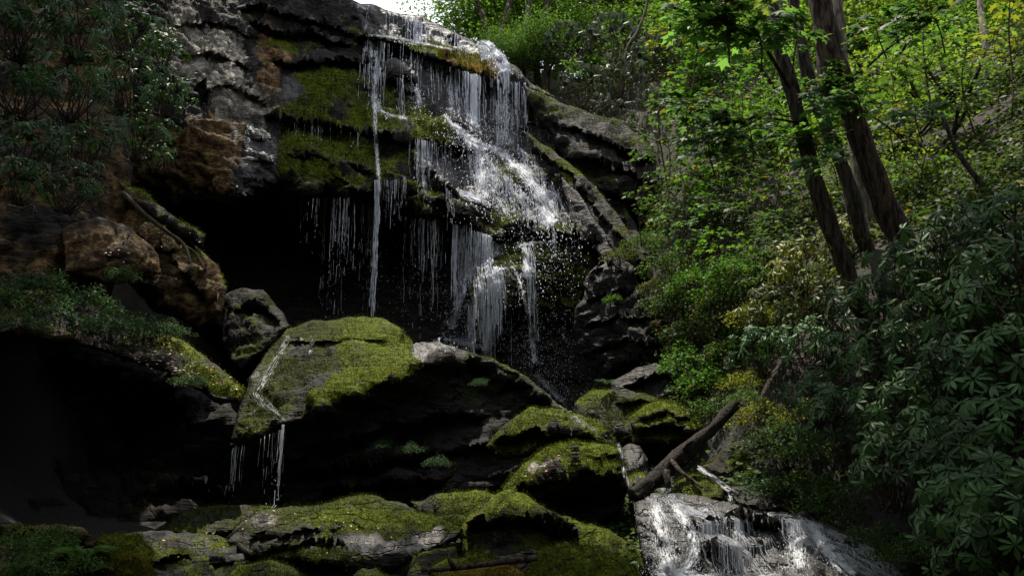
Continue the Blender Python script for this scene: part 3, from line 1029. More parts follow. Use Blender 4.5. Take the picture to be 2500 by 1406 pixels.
rock('boulder', 'huge tilted boulder below the falls with a bright green moss cap', 'boulder',
     [(560, 1085, 14.4), (580, 1000, 15), (610, 925, 15.8), (645, 865, 16.6), (700, 800, 17.6), (760, 782, 17.8), (850, 776, 17.9), (930, 776, 17.8), (985, 806, 17.3), (1010, 840, 17.2), (1060, 836, 17.2), (1130, 850, 17),
      (1200, 868, 16.8), (1265, 908, 16.4), (1325, 958, 15.9), (1385, 1004, 15.4), (1390, 1040, 16.2), (1330, 1100, 16), (1240, 1190, 15.6), (1100, 1230, 15.0), (900, 1240, 14.4), (700, 1255, 14.6), (565, 1245, 14.8)],
     [(700, 1030, 13.7), (620, 1058, 14.0), (780, 998, 13.7), (870, 963, 13.7), (960, 925, 13.9), (1030, 882, 14.4), (1090, 858, 15.6), (1150, 868, 16.2),
      (690, 1050, 14.3), (780, 1020, 14.4), (870, 985, 14.5), (960, 950, 14.7), (1040, 910, 15.2), (1110, 885, 15.8),
      (800, 880, 15.7), (900, 850, 16), (700, 900, 15.8), (640, 980, 15), (960, 830, 16.6),
      (1250, 945, 17.2), (1150, 905, 17.3), (1200, 960, 17.0), (1330, 1000, 16.8), (1000, 1050, 15.8), (1200, 1040, 16.4), (800, 1120, 14.9), (1000, 1180, 14.5), (640, 1150, 15)],
     [([(690, 842), (800, 838), (880, 830), (960, 835)], .18, 20, .08, 16), ([(760, 1080), (900, 1060), (1080, 1010), (1200, 1010)], .3, 30, .2, 26), ([(700, 1150), (900, 1125), (1100, 1100), (1300, 1060)], .35, 34, .2, 30), ([(760, 1200), (900, 1180), (1100, 1160)], .3, 24, .2, 26), ([(560, 1130), (650, 1110), (760, 1120)], .2, 20, .1, 20)],
     step=4, rw=28, bulge=.35, thick=2.2, namp=.10, base=(.42, 0, 0, .25, .14), upmoss=.25, tuft=(30000, .035),
     paint=[('moss', [(1030, 885), (960, 935), (870, 975), (780, 1008), (690, 1045), (560, 1085), (540, 1260), (1240, 1260), (1420, 1050), (1300, 950), (1200, 880), (1090, 862)], 10, .30),
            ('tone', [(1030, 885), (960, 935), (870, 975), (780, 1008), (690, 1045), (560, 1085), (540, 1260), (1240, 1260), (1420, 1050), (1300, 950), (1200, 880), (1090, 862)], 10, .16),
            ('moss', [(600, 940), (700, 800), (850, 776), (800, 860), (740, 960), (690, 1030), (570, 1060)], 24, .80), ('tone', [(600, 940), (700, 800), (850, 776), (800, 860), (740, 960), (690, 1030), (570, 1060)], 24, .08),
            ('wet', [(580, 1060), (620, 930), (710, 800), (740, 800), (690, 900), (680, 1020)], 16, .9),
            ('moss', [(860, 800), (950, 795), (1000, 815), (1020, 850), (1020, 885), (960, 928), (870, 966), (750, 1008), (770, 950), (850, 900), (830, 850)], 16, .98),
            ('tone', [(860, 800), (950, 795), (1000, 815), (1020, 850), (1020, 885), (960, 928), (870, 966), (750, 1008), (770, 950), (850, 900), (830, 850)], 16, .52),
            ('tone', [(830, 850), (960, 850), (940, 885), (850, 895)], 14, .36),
            ('moss', [(1005, 838), (1060, 836), (1190, 866), (1090, 858), (1030, 884), (1015, 860)], 6, .05), ('pale', [(1005, 838), (1060, 836), (1190, 866), (1090, 858), (1030, 884), (1015, 860)], 6, .45), ('wet', [(1005, 838), (1060, 836), (1190, 866), (1090, 858), (1030, 884), (1015, 860)], 6, .8),
            ('moss', [(1040, 915), (1140, 905), (1260, 950), (1190, 960), (1100, 940)], 16, .5)], seed=17)
rock('arch_rock', 'dark arched rock in the shadow of the overhang behind the tilted boulder', 'rock',
     [(545, 715, 18.8), (590, 700, 18.8), (640, 712, 18.6), (690, 758, 18.2), (712, 795, 17.8), (650, 860, 17.3), (585, 905, 17), (540, 850, 17.6)], [(620, 780, 17.8)],
     [([(560, 770), (620, 745), (690, 790)], .2, 20, .2, 20)], rw=24, base=(.25, 0, 0, .4, .2), upmoss=.3, seed=18)
rock('brown_rock', 'brown knobbly rock with mossy ridge under the cliff overhang', 'rock',
     [(310, 500, 17.4), (360, 500, 17.6), (430, 550, 17.6), (490, 605, 17.6), (530, 652, 17.5), (552, 700, 17.3), (545, 765, 17), (480, 800, 16.6), (380, 760, 16.4), (300, 680, 16.4), (280, 580, 16.8)],
     [(420, 600, 16.9), (470, 680, 16.6), (400, 690, 16.2)], [([(330, 560), (420, 620), (470, 700), (540, 740)], .35, 26, .2, 30)], namp=.16, nscale=1.8,
     base=(.14, .62, .04, .1, .5), upmoss=.45, tuft=(2500, .05), seed=19)
rock('root_ledge', 'thin mossy ledge with a root crossing in front of the cliff overhang', 'rock ledge',
     [(290, 440, 17.2), (345, 462, 17.2), (400, 505, 17.2), (450, 548, 17.3), (503, 578, 17.4), (500, 600, 17.3), (440, 580, 17.1), (370, 530, 17), (310, 485, 17)], [(400, 530, 16.9)], rw=14, bulge=.2, thick=.6, namp=.06,
     base=(.3, .3, .12, .1, .55), upmoss=.5, tuft=(1200, .05), seed=20)
rock('shaded_rock', 'rounded brown rock on the shaded bank above the ferns', 'rock',
     [(150, 560, 15.6), (240, 530, 15.8), (330, 558, 15.9), (390, 618, 15.8), (388, 672, 15.4), (290, 690, 15), (160, 670, 15)], [(290, 610, 15)], namp=.12, base=(.15, .62, .05, .1, .5), upmoss=.3, seed=21)
rock('bank_rock', 'steep dark earth and rock bank behind the hanging shrubs', 'rock bank',
     [(-160, -160, 16), (300, -160, 19), (330, 300, 18.6), (320, 470, 17.6), (300, 640, 16.4), (250, 760, 15.6), (-160, 760, 14.5)], [(100, 300, 16.4), (100, 600, 15.4)],
     step=9, namp=.25, nscale=.8, base=(.12, .5, 0, .05, .3), upmoss=.2, seed=22)
rock('undercut_rock', 'black undercut rock wall beneath the plant covered ledge', 'rock bank',
     [(-160, 800, 15.8), (200, 840, 15.8), (400, 900, 15.8), (560, 985, 15.8), (600, 1060, 15.8), (580, 1245, 15.4), (400, 1290, 14.8), (-160, 1310, 13)], [(300, 1050, 16.6), (100, 1050, 16.2)],
     [([(350, 1200), (450, 1190), (590, 1210)], .25, 20, .15, 20)], step=8, namp=.2, base=(.12, .1, 0, .1, .2), upmoss=.2, seed=23)
rock('plant_ledge', 'long overhanging ledge covered with ferns and dead leaves, mossy tip', 'rock ledge',
     [(-160, 700, 13.6), (60, 700, 14.2), (200, 735, 14.2), (330, 800, 14.2), (430, 825, 14.2), (510, 868, 14), (570, 915, 13.8), (594, 955, 13.5), (586, 988, 13.3), (540, 985, 13.2), (470, 945, 13.1), (390, 905, 13), (290, 872, 12.9), (180, 835, 12.8), (-160, 800, 12.2)],
     [(400, 850, 13.4), (500, 905, 13.3), (250, 800, 13.3)], rw=22, bulge=.3, thick=1.2, namp=.10, base=(.3, .35, .1, .1, .55), upmoss=.25, tuft=(6000, .045),
     paint=[('moss', [(470, 880), (580, 920), (600, 990), (480, 940)], 18, .95), ('tone', [(470, 880), (580, 920), (600, 990), (480, 940)], 18, .55), ('tone', [(470, 940), (600, 990), (560, 960)], 12, .3)], seed=24)
rock('boulder', 'mossy humped boulder at the shoulder of the dark slab, upper of two', 'boulder',
     [(1185, 1090, 14.2), (1225, 1035, 14.3), (1295, 992, 14.4), (1350, 990, 14.3), (1420, 1012, 13.9), (1470, 1030, 13.6), (1498, 1072, 13.3), (1515, 1115, 13.1), (1450, 1120, 13.2), (1330, 1110, 13.4), (1230, 1120, 13.8)],
     [(1320, 1020, 13.8), (1420, 1060, 13.2), (1300, 1065, 13.6)], [([(1200, 1085), (1300, 1050), (1420, 1060), (1500, 1085)], .3, 28, .35, 26)], rw=24, namp=.08, base=(.35, .1, .05, .25, .45), upmoss=.55, tuft=(9000, .035),
     paint=[('tone', [(1400, 1010), (1490, 1040), (1500, 1080), (1420, 1060)], 14, .55)], seed=25)
rock('boulder', 'overhanging mossy boulder with wet patch and little heap of stones', 'boulder',
     [(1225, 1190, 12.6), (1270, 1135, 12.8), (1330, 1092, 13), (1400, 1074, 13), (1465, 1082, 12.8), (1512, 1096, 12.6), (1530, 1140, 12.3), (1532, 1190, 12.1), (1515, 1250, 12.1), (1440, 1290, 11.9), (1330, 1260, 12.1), (1240, 1215, 12.4)],
     [(1340, 1140, 12.3), (1440, 1120, 12.2), (1300, 1190, 12.1), (1400, 1160, 11.9), (1500, 1150, 11.9), (1400, 1230, 12.6), (1480, 1220, 12.4)],
     [([(1260, 1185), (1340, 1165), (1420, 1155), (1530, 1165)], .35, 30, .5, 34), ([(1400, 1110), (1460, 1112), (1530, 1120)], .15, 12, .1, 12)], rw=22, namp=.08, base=(.4, 0, 0, .3, .5), upmoss=.6, tuft=(16000, .032),
     paint=[('moss', [(1285, 1135), (1350, 1118), (1365, 1135), (1310, 1160), (1285, 1155)], 6, .0), ('wet+pale', [(1285, 1135), (1350, 1118), (1365, 1135), (1310, 1160), (1285, 1155)], 6, .9), ('tone', [(1225, 1190), (1290, 1140), (1290, 1190), (1250, 1215)], 16, .8), ('moss', [(1240, 1205), (1420, 1190), (1540, 1200), (1520, 1270), (1330, 1270)], 12, .1)], seed=26)
rock('boulder', 'dark peaked boulder with a golden moss crest beneath the overhanging boulder', 'boulder',
     [(1115, 1290, 11.4), (1150, 1250, 11.6), (1200, 1215, 11.7), (1245, 1194, 11.7), (1290, 1210, 11.6), (1340, 1245, 11.4), (1430, 1275, 11.2), (1500, 1300, 11.1), (1560, 1335, 10.9), (1610, 1375, 10.6), (1620, 1440, 10.3), (1300, 1450, 10.2), (1130, 1400, 10.6)],
     [(1240, 1225, 11.1), (1340, 1300, 10.9), (1480, 1350, 10.5), (1200, 1290, 10.9)], [([(1130, 1290), (1210, 1265), (1300, 1262), (1400, 1300)], .3, 26, .35, 30)], rw=24, namp=.08, base=(.4, 0, 0, .2, .26), upmoss=.45, tuft=(12000, .03),
     paint=[('moss', [(1120, 1290), (1200, 1215), (1250, 1195), (1300, 1225), (1200, 1260)], 12, .9), ('tone', [(1120, 1290), (1200, 1215), (1250, 1195), (1300, 1225), (1200, 1260)], 12, .85)], seed=27)
rock('boulder', 'broad flat boulder with a shiny wet face and green moss back', 'boulder',
     [(550, 1320, 10.9), (590, 1270, 11.3), (640, 1245, 11.6), (780, 1232, 11.9), (880, 1204, 12.1), (960, 1218, 11.9), (1060, 1255, 11.4), (1128, 1290, 10.9), (1120, 1320, 10.7), (1060, 1345, 10.5), (1000, 1372, 10.3), (930, 1392, 10.1), (830, 1385, 10.1), (720, 1372, 10.3), (610, 1368, 10.5)],
     [(800, 1290, 10.9), (950, 1290, 10.8), (700, 1310, 10.7), (950, 1345, 10.2), (850, 1350, 10.25)], [([(600, 1320), (760, 1290), (900, 1280)], .12, 18, .06, 14), ([(600, 1352), (760, 1325), (860, 1330)], .15, 18, .08, 14)],
     rw=20, namp=.05, strata=(.05, 3, -.25), base=(.45, 0, 0, .5, .36), upmoss=.35, tuft=(16000, .028),
     paint=[('moss', [(760, 1320), (880, 1290), (1000, 1300), (1080, 1290), (1040, 1340), (950, 1370), (860, 1350)], 12, .12), ('wet', [(760, 1320), (880, 1290), (1000, 1300), (1080, 1290), (1040, 1340), (950, 1370), (860, 1350)], 12, 1), ('pale', [(860, 1310), (1000, 1300), (1060, 1300), (950, 1365)], 12, .4),
            ('moss', [(800, 1225), (880, 1205), (1120, 1285), (1000, 1285), (860, 1265)], 12, .95), ('tone', [(800, 1225), (880, 1205), (1120, 1285), (1000, 1285), (860, 1265)], 12, .46), ('pale+wet', [(590, 1260), (700, 1240), (800, 1240), (800, 1262), (650, 1275)], 8, .55)], seed=28)
rock('boulder', 'low dark mossy boulder between the falls boulder and the broad flat one', 'boulder',
     [(1000, 1225, 12.6), (1080, 1200, 12.8), (1160, 1195, 12.8), (1230, 1215, 12.6), (1200, 1260, 12.2), (1130, 1300, 11.9), (1040, 1270, 12.1)], [(1110, 1235, 12.2)], rw=22, namp=.07, base=(.45, 0, 0, .2, .38), upmoss=.4, tuft=(4000, .032), seed=29)
rock('boulder', 'dark rock step under the broad flat boulder', 'boulder',
     [(720, 1385, 10.4), (860, 1372, 10.4), (960, 1385, 10.2), (1040, 1345, 10.3), (1110, 1335, 10.4), (1130, 1380, 10), (1120, 1480, 9.6), (700, 1480, 9.8)], [(900, 1420, 9.8)], rw=24, namp=.1, base=(.3, 0, 0, .3, .3), upmoss=.3, tuft=(2500, .03), seed=30)
rock('boulder', 'green mossy lump at the bottom edge beside the flat boulder', 'boulder',
     [(540, 1420, 9.9), (580, 1375, 10.1), (660, 1362, 10.1), (730, 1390, 9.9), (760, 1440, 9.6), (740, 1490, 9.4), (540, 1490, 9.5)], [(640, 1410, 9.6)], rw=26, namp=.07, base=(.55, 0, 0, .2, .42), upmoss=.4, tuft=(6000, .028), seed=31)
rock('boulder', 'yellow topped mossy boulder at the bottom edge beside the dead branch', 'boulder',
     [(1285, 1400, 8.9), (1318, 1348, 9.1), (1380, 1330, 9.2), (1450, 1346, 9.1), (1520, 1372, 9), (1552, 1400, 8.8), (1555, 1500, 8.4), (1285, 1500, 8.4)], [(1420, 1385, 8.7), (1480, 1420, 8.5)], rw=26, namp=.05, base=(.75, 0, 0, .15, .66), upmoss=.4, tuft=(14000, .024),
     paint=[('tone', [(1400, 1360), (1550, 1390), (1540, 1430), (1420, 1400)], 14, .6)], seed=32)
rock('boulder', 'orange brown mossy stone at the bottom edge under the dead branch', 'boulder',
     [(1050, 1405, 9), (1130, 1378, 9.1), (1220, 1372, 9.1), (1285, 1400, 8.9), (1290, 1500, 8.5), (1040, 1500, 8.5)], [(1170, 1410, 8.7)], rw=24, namp=.05, base=(.7, .2, .1, .15, .82), upmoss=.3, tuft=(8000, .024), seed=33)
rock('boulder', 'small bright green mossy stone behind the dead branch', 'boulder',
     [(1040, 1390, 9.7), (1090, 1360, 9.8), (1180, 1350, 9.8), (1230, 1370, 9.7), (1200, 1410, 9.3), (1060, 1420, 9.3)], [(1130, 1380, 9.5)], rw=22, namp=.05, base=(.75, 0, 0, .15, .46), upmoss=.4, tuft=(5000, .026), seed=34)
rock('boulder', 'lumpy bright mossy boulder next to the fern', 'boulder',
     [(225, 1390, 8.9), (240, 1325, 9.1), (290, 1306, 9.2), (340, 1312, 9.1), (368, 1345, 8.9), (378, 1420, 8.6), (370, 1490, 8.4), (225, 1490, 8.4)], [(300, 1360, 8.6)], rw=26, namp=.10, nscale=3.2, base=(.8, 0, 0, .1, .56), upmoss=.3, tuft=(12000, .03), seed=35)
rock('earth_bank', 'brown earthy stepped bank under the fern and small herbs', 'bank',
     [(-160, 1275, 9.6), (0, 1272, 9.6), (120, 1280, 9.6), (200, 1290, 9.4), (250, 1330, 9.1), (240, 1490, 8.2), (-160, 1490, 8)], [(60, 1340, 8.9), (160, 1380, 8.7)], [([(-160, 1300), (80, 1310), (220, 1320)], .2, 16, .2, 20), ([(-160, 1395), (60, 1385), (230, 1400)], .25, 20, .2, 20)], namp=.1, base=(.2, .6, 0, .05, .5), upmoss=.25, tuft=(2500, .03), seed=36)
rock('boulder', 'dark low mossy rock beside the trickle from the tilted boulder', 'boulder',
     [(380, 1290, 13), (470, 1240, 13.6), (570, 1225, 13.8), (680, 1235, 13.4), (640, 1270, 12.9), (560, 1300, 12.2), (420, 1330, 11.8)], [(540, 1260, 13)], rw=24, namp=.1, base=(.35, 0, 0, .5, .2), upmoss=.3, tuft=(2500, .035), seed=37)
rock('boulder', 'long dark streambed rock in the gloom between bank and flat boulder', 'boulder',
     [(250, 1310, 11.2), (400, 1290, 11.6), (540, 1310, 11.4), (620, 1360, 10.9), (570, 1420, 10.2), (560, 1490, 9.6), (360, 1490, 9.4), (280, 1400, 10)], [(450, 1380, 10.3)], [([(330, 1380), (450, 1350), (580, 1370)], .15, 20, .1, 16)], namp=.09, base=(.25, 0, .03, .6, .15), upmoss=.3, tuft=(2000, .03), seed=38)
# right side, round the lower cascade
rock('boulder', 'small dark boulder splitting the stream above the log end', 'boulder',
     [(1508, 1110, 13.3), (1530, 1085, 13.4), (1560, 1092, 13.3), (1582, 1120, 13), (1584, 1165, 12.7), (1555, 1180, 12.6), (1515, 1165, 12.7)], [(1545, 1130, 12.9)], rw=18, namp=.05, thick=.6, base=(.2, 0, .05, .7, .25), upmoss=.3, tuft=(1500, .03), seed=39)
rock('boulder', 'little mossy stone at the log end', 'boulder',
     [(1525, 1165, 12.3), (1550, 1148, 12.4), (1578, 1152, 12.3), (1590, 1180, 12), (1570, 1210, 11.8), (1528, 1205, 11.9)], [(1556, 1175, 12)], rw=16, namp=.04, thick=.5, base=(.4, 0, 0, .5, .4), upmoss=.5, tuft=(1200, .028), seed=40)
rock('boulder', 'square mossy boulder in the pool just below the log', 'boulder',
     [(1640, 1180, 11.8), (1690, 1158, 11.9), (1740, 1168, 11.8), (1772, 1185, 11.5), (1768, 1222, 11.2), (1700, 1232, 11.2), (1650, 1220, 11.3)], [(1710, 1185, 11.4)], rw=18, namp=.05, thick=.8, base=(.5, 0, 0, .35, .42), upmoss=.5, tuft=(4000, .028), seed=41)
rock('mossy_slab', 'brown and green slab on the bank above the fallen log tip', 'boulder',
     [(1715, 1140, 12.6), (1770, 1105, 12.8), (1840, 1080, 12.8), (1895, 1078, 12.6), (1890, 1112, 12.2), (1820, 1150, 11.9), (1760, 1165, 12)], [(1810, 1120, 12.2)], rw=18, namp=.05, base=(.35, .4, 0, .15, .6), upmoss=.4, tuft=(3500, .03), seed=42)
rock('mossy_slab', 'stepped green slab under the brown one on the bank', 'boulder',
     [(1745, 1195, 12), (1790, 1155, 12.2), (1850, 1128, 12.2), (1895, 1125, 12), (1900, 1165, 11.6), (1880, 1210, 11.3), (1800, 1215, 11.4)], [(1830, 1165, 11.6)], [([(1760, 1190), (1820, 1165), (1890, 1160)], .15, 16, .12, 16)], rw=18, namp=.06, base=(.5, .1, 0, .15, .45), upmoss=.4, tuft=(4500, .03), seed=43)
rock('flat_rock', 'flat brown rock lying beside the top of the lower cascade', 'rock',
     [(1770, 1195, 11.2), (1800, 1185, 11.3), (1860, 1205, 11.1), (1920, 1225, 10.9), (1935, 1245, 10.6), (1880, 1250, 10.5), (1810, 1235, 10.7)], [(1850, 1222, 10.6)], rw=14, bulge=.15, thick=.4, namp=.04, base=(.1, .25, .12, .5, .3), upmoss=.1, seed=44)
rock('bank_rock', 'dark mossy bank rock beside the lower cascade under the herbs', 'rock bank',
     [(1890, 1230, 11.4), (1980, 1245, 11.2), (2060, 1285, 10.8), (2150, 1330, 10.2), (2240, 1370, 9.6), (2330, 1400, 9.2), (2330, 1500, 8.6), (2150, 1440, 9.2), (2040, 1350, 10.2), (1950, 1270, 10.9)], [(2100, 1330, 10.2)], namp=.1, base=(.4, .1, 0, .2, .35), upmoss=.4, tuft=(3500, .03), seed=45)
ZCAS = newz()
rock('cascade_rock', 'wide dark rock step that the lower cascade pours over', 'rock',
     [(1545, 1225, 11.3), (1590, 1205, 11.4), (1660, 1205, 11.3), (1760, 1225, 11), (1850, 1240, 10.8), (1960, 1252, 10.6), (2010, 1268, 10.5), (2080, 1310, 10.2), (2150, 1335, 10), (2200, 1370, 9.6), (2240, 1440, 9.1), (2240, 1520, 8.6), (1580, 1520, 8.8), (1600, 1440, 9.6), (1560, 1330, 10.6)],
     [(1640, 1225, 10.9), (1700, 1250, 10.6), (1800, 1262, 10.4), (1920, 1268, 10.3), (1620, 1320, 10.2), (1700, 1320, 10.1), (1800, 1340, 10.1), (1850, 1300, 10.15), (1900, 1330, 10.1), (1980, 1330, 9.9), (2060, 1360, 9.5), (1640, 1400, 9.6), (1740, 1400, 9.6), (1850, 1400, 9.8), (1960, 1400, 9.2), (2100, 1400, 9.1)],
     [([(1660, 1282), (1740, 1275), (1790, 1285)], .2, 20, .15, 24), ([(1770, 1262), (1850, 1268), (1920, 1280)], .2, 30, .2, 40), ([(1700, 1340), (1760, 1345), (1800, 1350)], .15, 20, .2, 24), ([(2040, 1320), (2110, 1335), (2180, 1360)], .15, 14, .12, 20)],
     step=4, rw=20, bulge=.25, namp=.09, nscale=2.2, strata=(.05, 3, .2), base=(.1, .04, .03, .9, .2), upmoss=.05, Z=ZCAS, seed=46)
rock('wet_rock', 'low wet rock dividing the water at the bottom of the cascade', 'rock',
     [(1915, 1400, 8.9), (1950, 1362, 9.1), (1990, 1358, 9.1), (2030, 1380, 8.9), (2075, 1420, 8.5), (2060, 1500, 8.1), (1900, 1500, 8.1)], [(1990, 1395, 8.6)], rw=20, namp=.06, base=(.1, 0, 0, 1, .2), upmoss=.1, Z=ZCAS, seed=47)

ZALL = zfill(ZALL)
ZC = zfill(ZC, 3)
ZCAS = zfill(ZCAS, 3)


# ------------------------------------------------------------------ water
def march(px, py, Zb, lead, zlen, dz=0.07, drift=0.25, out=0.05, seed=0, y0=None):
    """threads of water let go at photo points (px, py): they hug the rock in front of them or fall free; returns (n, k, 3)"""
    rng = np.random.default_rng(seed)
    px, py = np.asarray(px, float), np.asarray(py, float)
    Y = zget(Zb, px, py) - lead if y0 is None else np.full(len(px), y0)
    P = at(px, py, Y)
    K = int(np.max(zlen) / dz)
    path = [P.copy()]
    vy = np.full(len(px), out * dz)
    for k in range(K):
        P = P.copy()
        P[:, 2] -= dz
        P[:, 1] -= vy
        qx, qy = proj(P)
        s = zget(Zb, qx, qy)
        s2 = zget(Zb, qx + 5, qy)
        s1 = zget(Zb, qx - 5, qy)
        tgt = np.where(s > 900, P[:, 1], s - lead)
        hit = np.minimum(P[:, 1] - tgt, 0.9)
        push = np.clip(hit, 0, 0.35)
        P[:, 1] -= push
        sl = np.clip((s2 - s1) * 2.0, -1, 1)
        sl = np.where(np.abs(s2 - s1) > 1.5, 0, sl)
        P[:, 0] += np.where(hit > 0.0, np.clip(push, 0, .12) * drift + 0.08 * sl * push, 0)
        path.append(P)
    return np.stack(path, 1)


def threads(bag, px, py, Zb, zlen, r, seed, lead=0.05, breakup=0.45, drift=0.25, dz=0.07, out=0.05, foam=0.85, y0=None, alive0=0.0):
    rng = np.random.default_rng(seed)
    n = len(px)
    zlen = np.broadcast_to(np.asarray(zlen, float), (n,))
    Pt = march(px, py, Zb, lead, zlen, dz, drift, out, seed, y0)
    K = Pt.shape[1]
    k = np.arange(K)[None] * dz
    ph = rng.uniform(0, 100, n)[:, None]
    q = np.stack([np.broadcast_to(ph, (n, K)), np.broadcast_to(k, (n, K)) * 2.6, np.zeros((n, K))], -1)
    nz = fbm(q, 3, seed)
    q2 = q * np.array([1, 3.5, 1])
    nz2 = vnoise(q2, seed + 4)
    fr = k / np.maximum(zlen[:, None], .1)
    # wobble sideways a little
    wob = fbm(q * np.array([1, .35, 1]) + 33, 2, seed + 8)
    Pt = Pt + np.stack([0.035 * wob, 0 * wob, 0 * wob], -1)
    R = np.asarray(r)[:, None] if np.ndim(r) else r
    rr = R * (0.7 + 0.75 * nz2 + 0.35 * vnoise(q * np.array([1, 9, 1]), seed + 12)) * (0.6 + 0.6 * np.clip(1 - fr, 0, 1))
    alive = (fr <= 1) & (nz * 0.7 + 0.9 - breakup * 2.2 * fr ** 0.8 + 0.4 * nz2 > alive0)
    rr = np.clip(rr * .8, R * 0.2, None)
    th = np.array([0.2, 2.3, 4.4])
    ring = np.stack([np.cos(th), np.sin(th) * 0.8, 0 * th], -1)
    V = (Pt[:, :, None] + ring[None, None] * rr[..., None, None])
    base = (np.arange(n)[:, None] * K + np.arange(K)[None]) * 3
    seg = alive[:, :-1] & alive[:, 1:]
    b0 = base[:, :-1][seg]
    Fq = np.concatenate([np.stack([b0 + j, b0 + (j + 1) % 3, b0 + 3 + (j + 1) % 3, b0 + 3 + j], 1) for j in range(3)])
    bag.add(V.reshape(-1, 3), Fq)
    # drops where the thread has broken
    gap = (~alive) & (fr <= 1.05)
    gp = Pt[gap]
    return gp


OCT = np.array([[1, 0, 0], [-1, 0, 0], [0, 1, 0], [0, -1, 0], [0, 0, 1], [0, 0, -1]], float)
OCF = np.array([[0, 2, 4], [2, 1, 4], [1, 3, 4], [3, 0, 4], [2, 0, 5], [1, 2, 5], [3, 1, 5], [0, 3, 5]])


def drops(bag, P, rmin, rmax, seed, stretch=1.5):
    rng = np.random.default_rng(seed)
    n = len(P)
    r = rmin + (rmax - rmin) * rng.uniform(0, 1, n) ** 2.5
    s = np.stack([r, r, r * rng.uniform(1, stretch, n)], 1)
    V = (P[:, None] + OCT[None] * s[:, None]).reshape(-1, 3)
    bag.add(V, np.zeros((0, 4), int), (OCF[None] + (np.arange(n) * 6)[:, None, None]).reshape(-1, 3))


def lip_points(line, n, seed, jit=2.0):
    rng = np.random.default_rng(seed)
    line = np.asarray(line, float)
    d = np.concatenate([[0], np.cumsum(np.hypot(*np.diff(line, axis=0).T))])
    # bunched along the lip
    u = rng.uniform(0, 1, n * 4)
    w = 0.5 + vnoise(np.stack([u * d[-1] / 26, 0 * u, 0 * u + seed], -1), seed)
    u = u[rng.uniform(0, 1, n * 4) < np.clip(w, .06, 1)][:n]
    t = u * d[-1]
    return np.interp(t, d, line[:, 0]) + rng.normal(0, 1, len(t)), np.interp(t, d, line[:, 1]) + rng.normal(0, jit, len(t))


class SheetBag:
    def __init__(s):
        s.V, s.Q, s.foam, s.flow, s.n = [], [], [], [], 0

    def ribbon(s, line, Zb, foam, lead=0.07, nw=14, step=6, flat_y=None, seed=0, edge=.45):
        """water running along photo line [(px,py,width px)], lying on the rock"""
        line = np.asarray(line, float)
        d = np.concatenate([[0], np.cumsum(np.hypot(*np.diff(line[:, :2], axis=0).T))])
        m = max(4, int(d[-1] / step))
        t = np.linspace(0, d[-1], m)
        cx, cy, cw = [np.interp(t, d, line[:, j]) for j in range(3)]
        tx, ty = np.gradient(cx), np.gradient(cy)
        l = np.hypot(tx, ty) + 1e-9
        nx, ny = -ty / l, tx / l
        nx = nx * 0.55 + 0.45 * np.sign(nx + 1e-6)
        u = np.linspace(-.5, .5, nw)
        X = cx[:, None] + nx[:, None] * cw[:, None] * u[None]
        Yp = cy[:, None] + ny[:, None] * cw[:, None] * u[None] * 0.6
        D = zget(Zb, X, Yp)
        # smooth along the flow, never behind the rock
        for _ in range(2):
            D = np.minimum(D, (np.roll(D, 1, 0) + D + np.roll(D, -1, 0)) / 3)
            D[0], D[-1] = D[1], D[-2]
        P = at(X, Yp, D - lead - 0.03 * vnoise(np.stack([X / 18, Yp / 18, X * 0 + seed], -1), seed))
        ln = np.concatenate([[0], np.cumsum(np.linalg.norm(np.diff(P[:, nw // 2], axis=0), axis=1))])
        wid = np.linalg.norm(P[:, -1] - P[:, 0], axis=1).mean()
        e = np.clip((0.5 - np.abs(u)) / edge, 0, 1)
        ef = np.clip(np.minimum(np.arange(m), np.arange(m)[::-1]) / 3, 0, 1)
        fo = foam * (0.12 + 0.88 * e ** .8)[None] * np.ones((m, 1)) * ef[:, None]
        fl = np.stack([np.broadcast_to(u[None] * wid + seed * 3.1, (m, nw)), np.broadcast_to(ln[:, None], (m, nw)) + seed, np.zeros((m, nw))], -1)
        i = (np.arange(m - 1)[:, None] * nw + np.arange(nw - 1)[None])
        big = np.abs(D[:-1, :-1] - D[1:, 1:]) > 1.3
        i = i[~big]
        s.V.append(P.reshape(-1, 3))
        s.Q.append(np.stack([i, i + 1, i + nw + 1, i + nw], 1) + s.n)
        s.foam.append(fo.ravel())
        s.flow.append(fl.reshape(-1, 3))
        s.n += m * nw

    def mesh(s, name):
        V = np.concatenate(s.V)
        me = mesh_from(name, V, [np.concatenate(s.Q)], M_SHEET, {'foam': np.concatenate(s.foam)})
        a = me.attributes.new('flow', 'FLOAT_VECTOR', 'POINT')
        a.data.foreach_set('vector', np.ascontiguousarray(np.concatenate(s.flow), np.float32).ravel())
        return me


def water_mesh(bag, name, foam=.9):
    me = bag.mesh(name, M_WATER)
    a = me.attributes.new('foam', 'FLOAT', 'POINT')
    rng = np.random.default_rng(3)
    a.data.foreach_set('value', np.full(len(me.vertices), foam, np.float32))
    return me


tb = Bag()
db = Bag()
gaps = []
rr_ = lambda n, a, b, s: a + (b - a) * np.random.default_rng(s).uniform(0, 1, n) ** 2.2


def curtain(line, n, zl, r0, r1, seed, **kw):
    x, y = lip_points(line, n, seed)
    z = np.random.default_rng(seed + 5).uniform(zl[0], zl[1], len(x))
    gaps.append(threads(tb, x, y, ZC, z, rr_(len(x), r0, r1, seed + 6), seed, **kw))


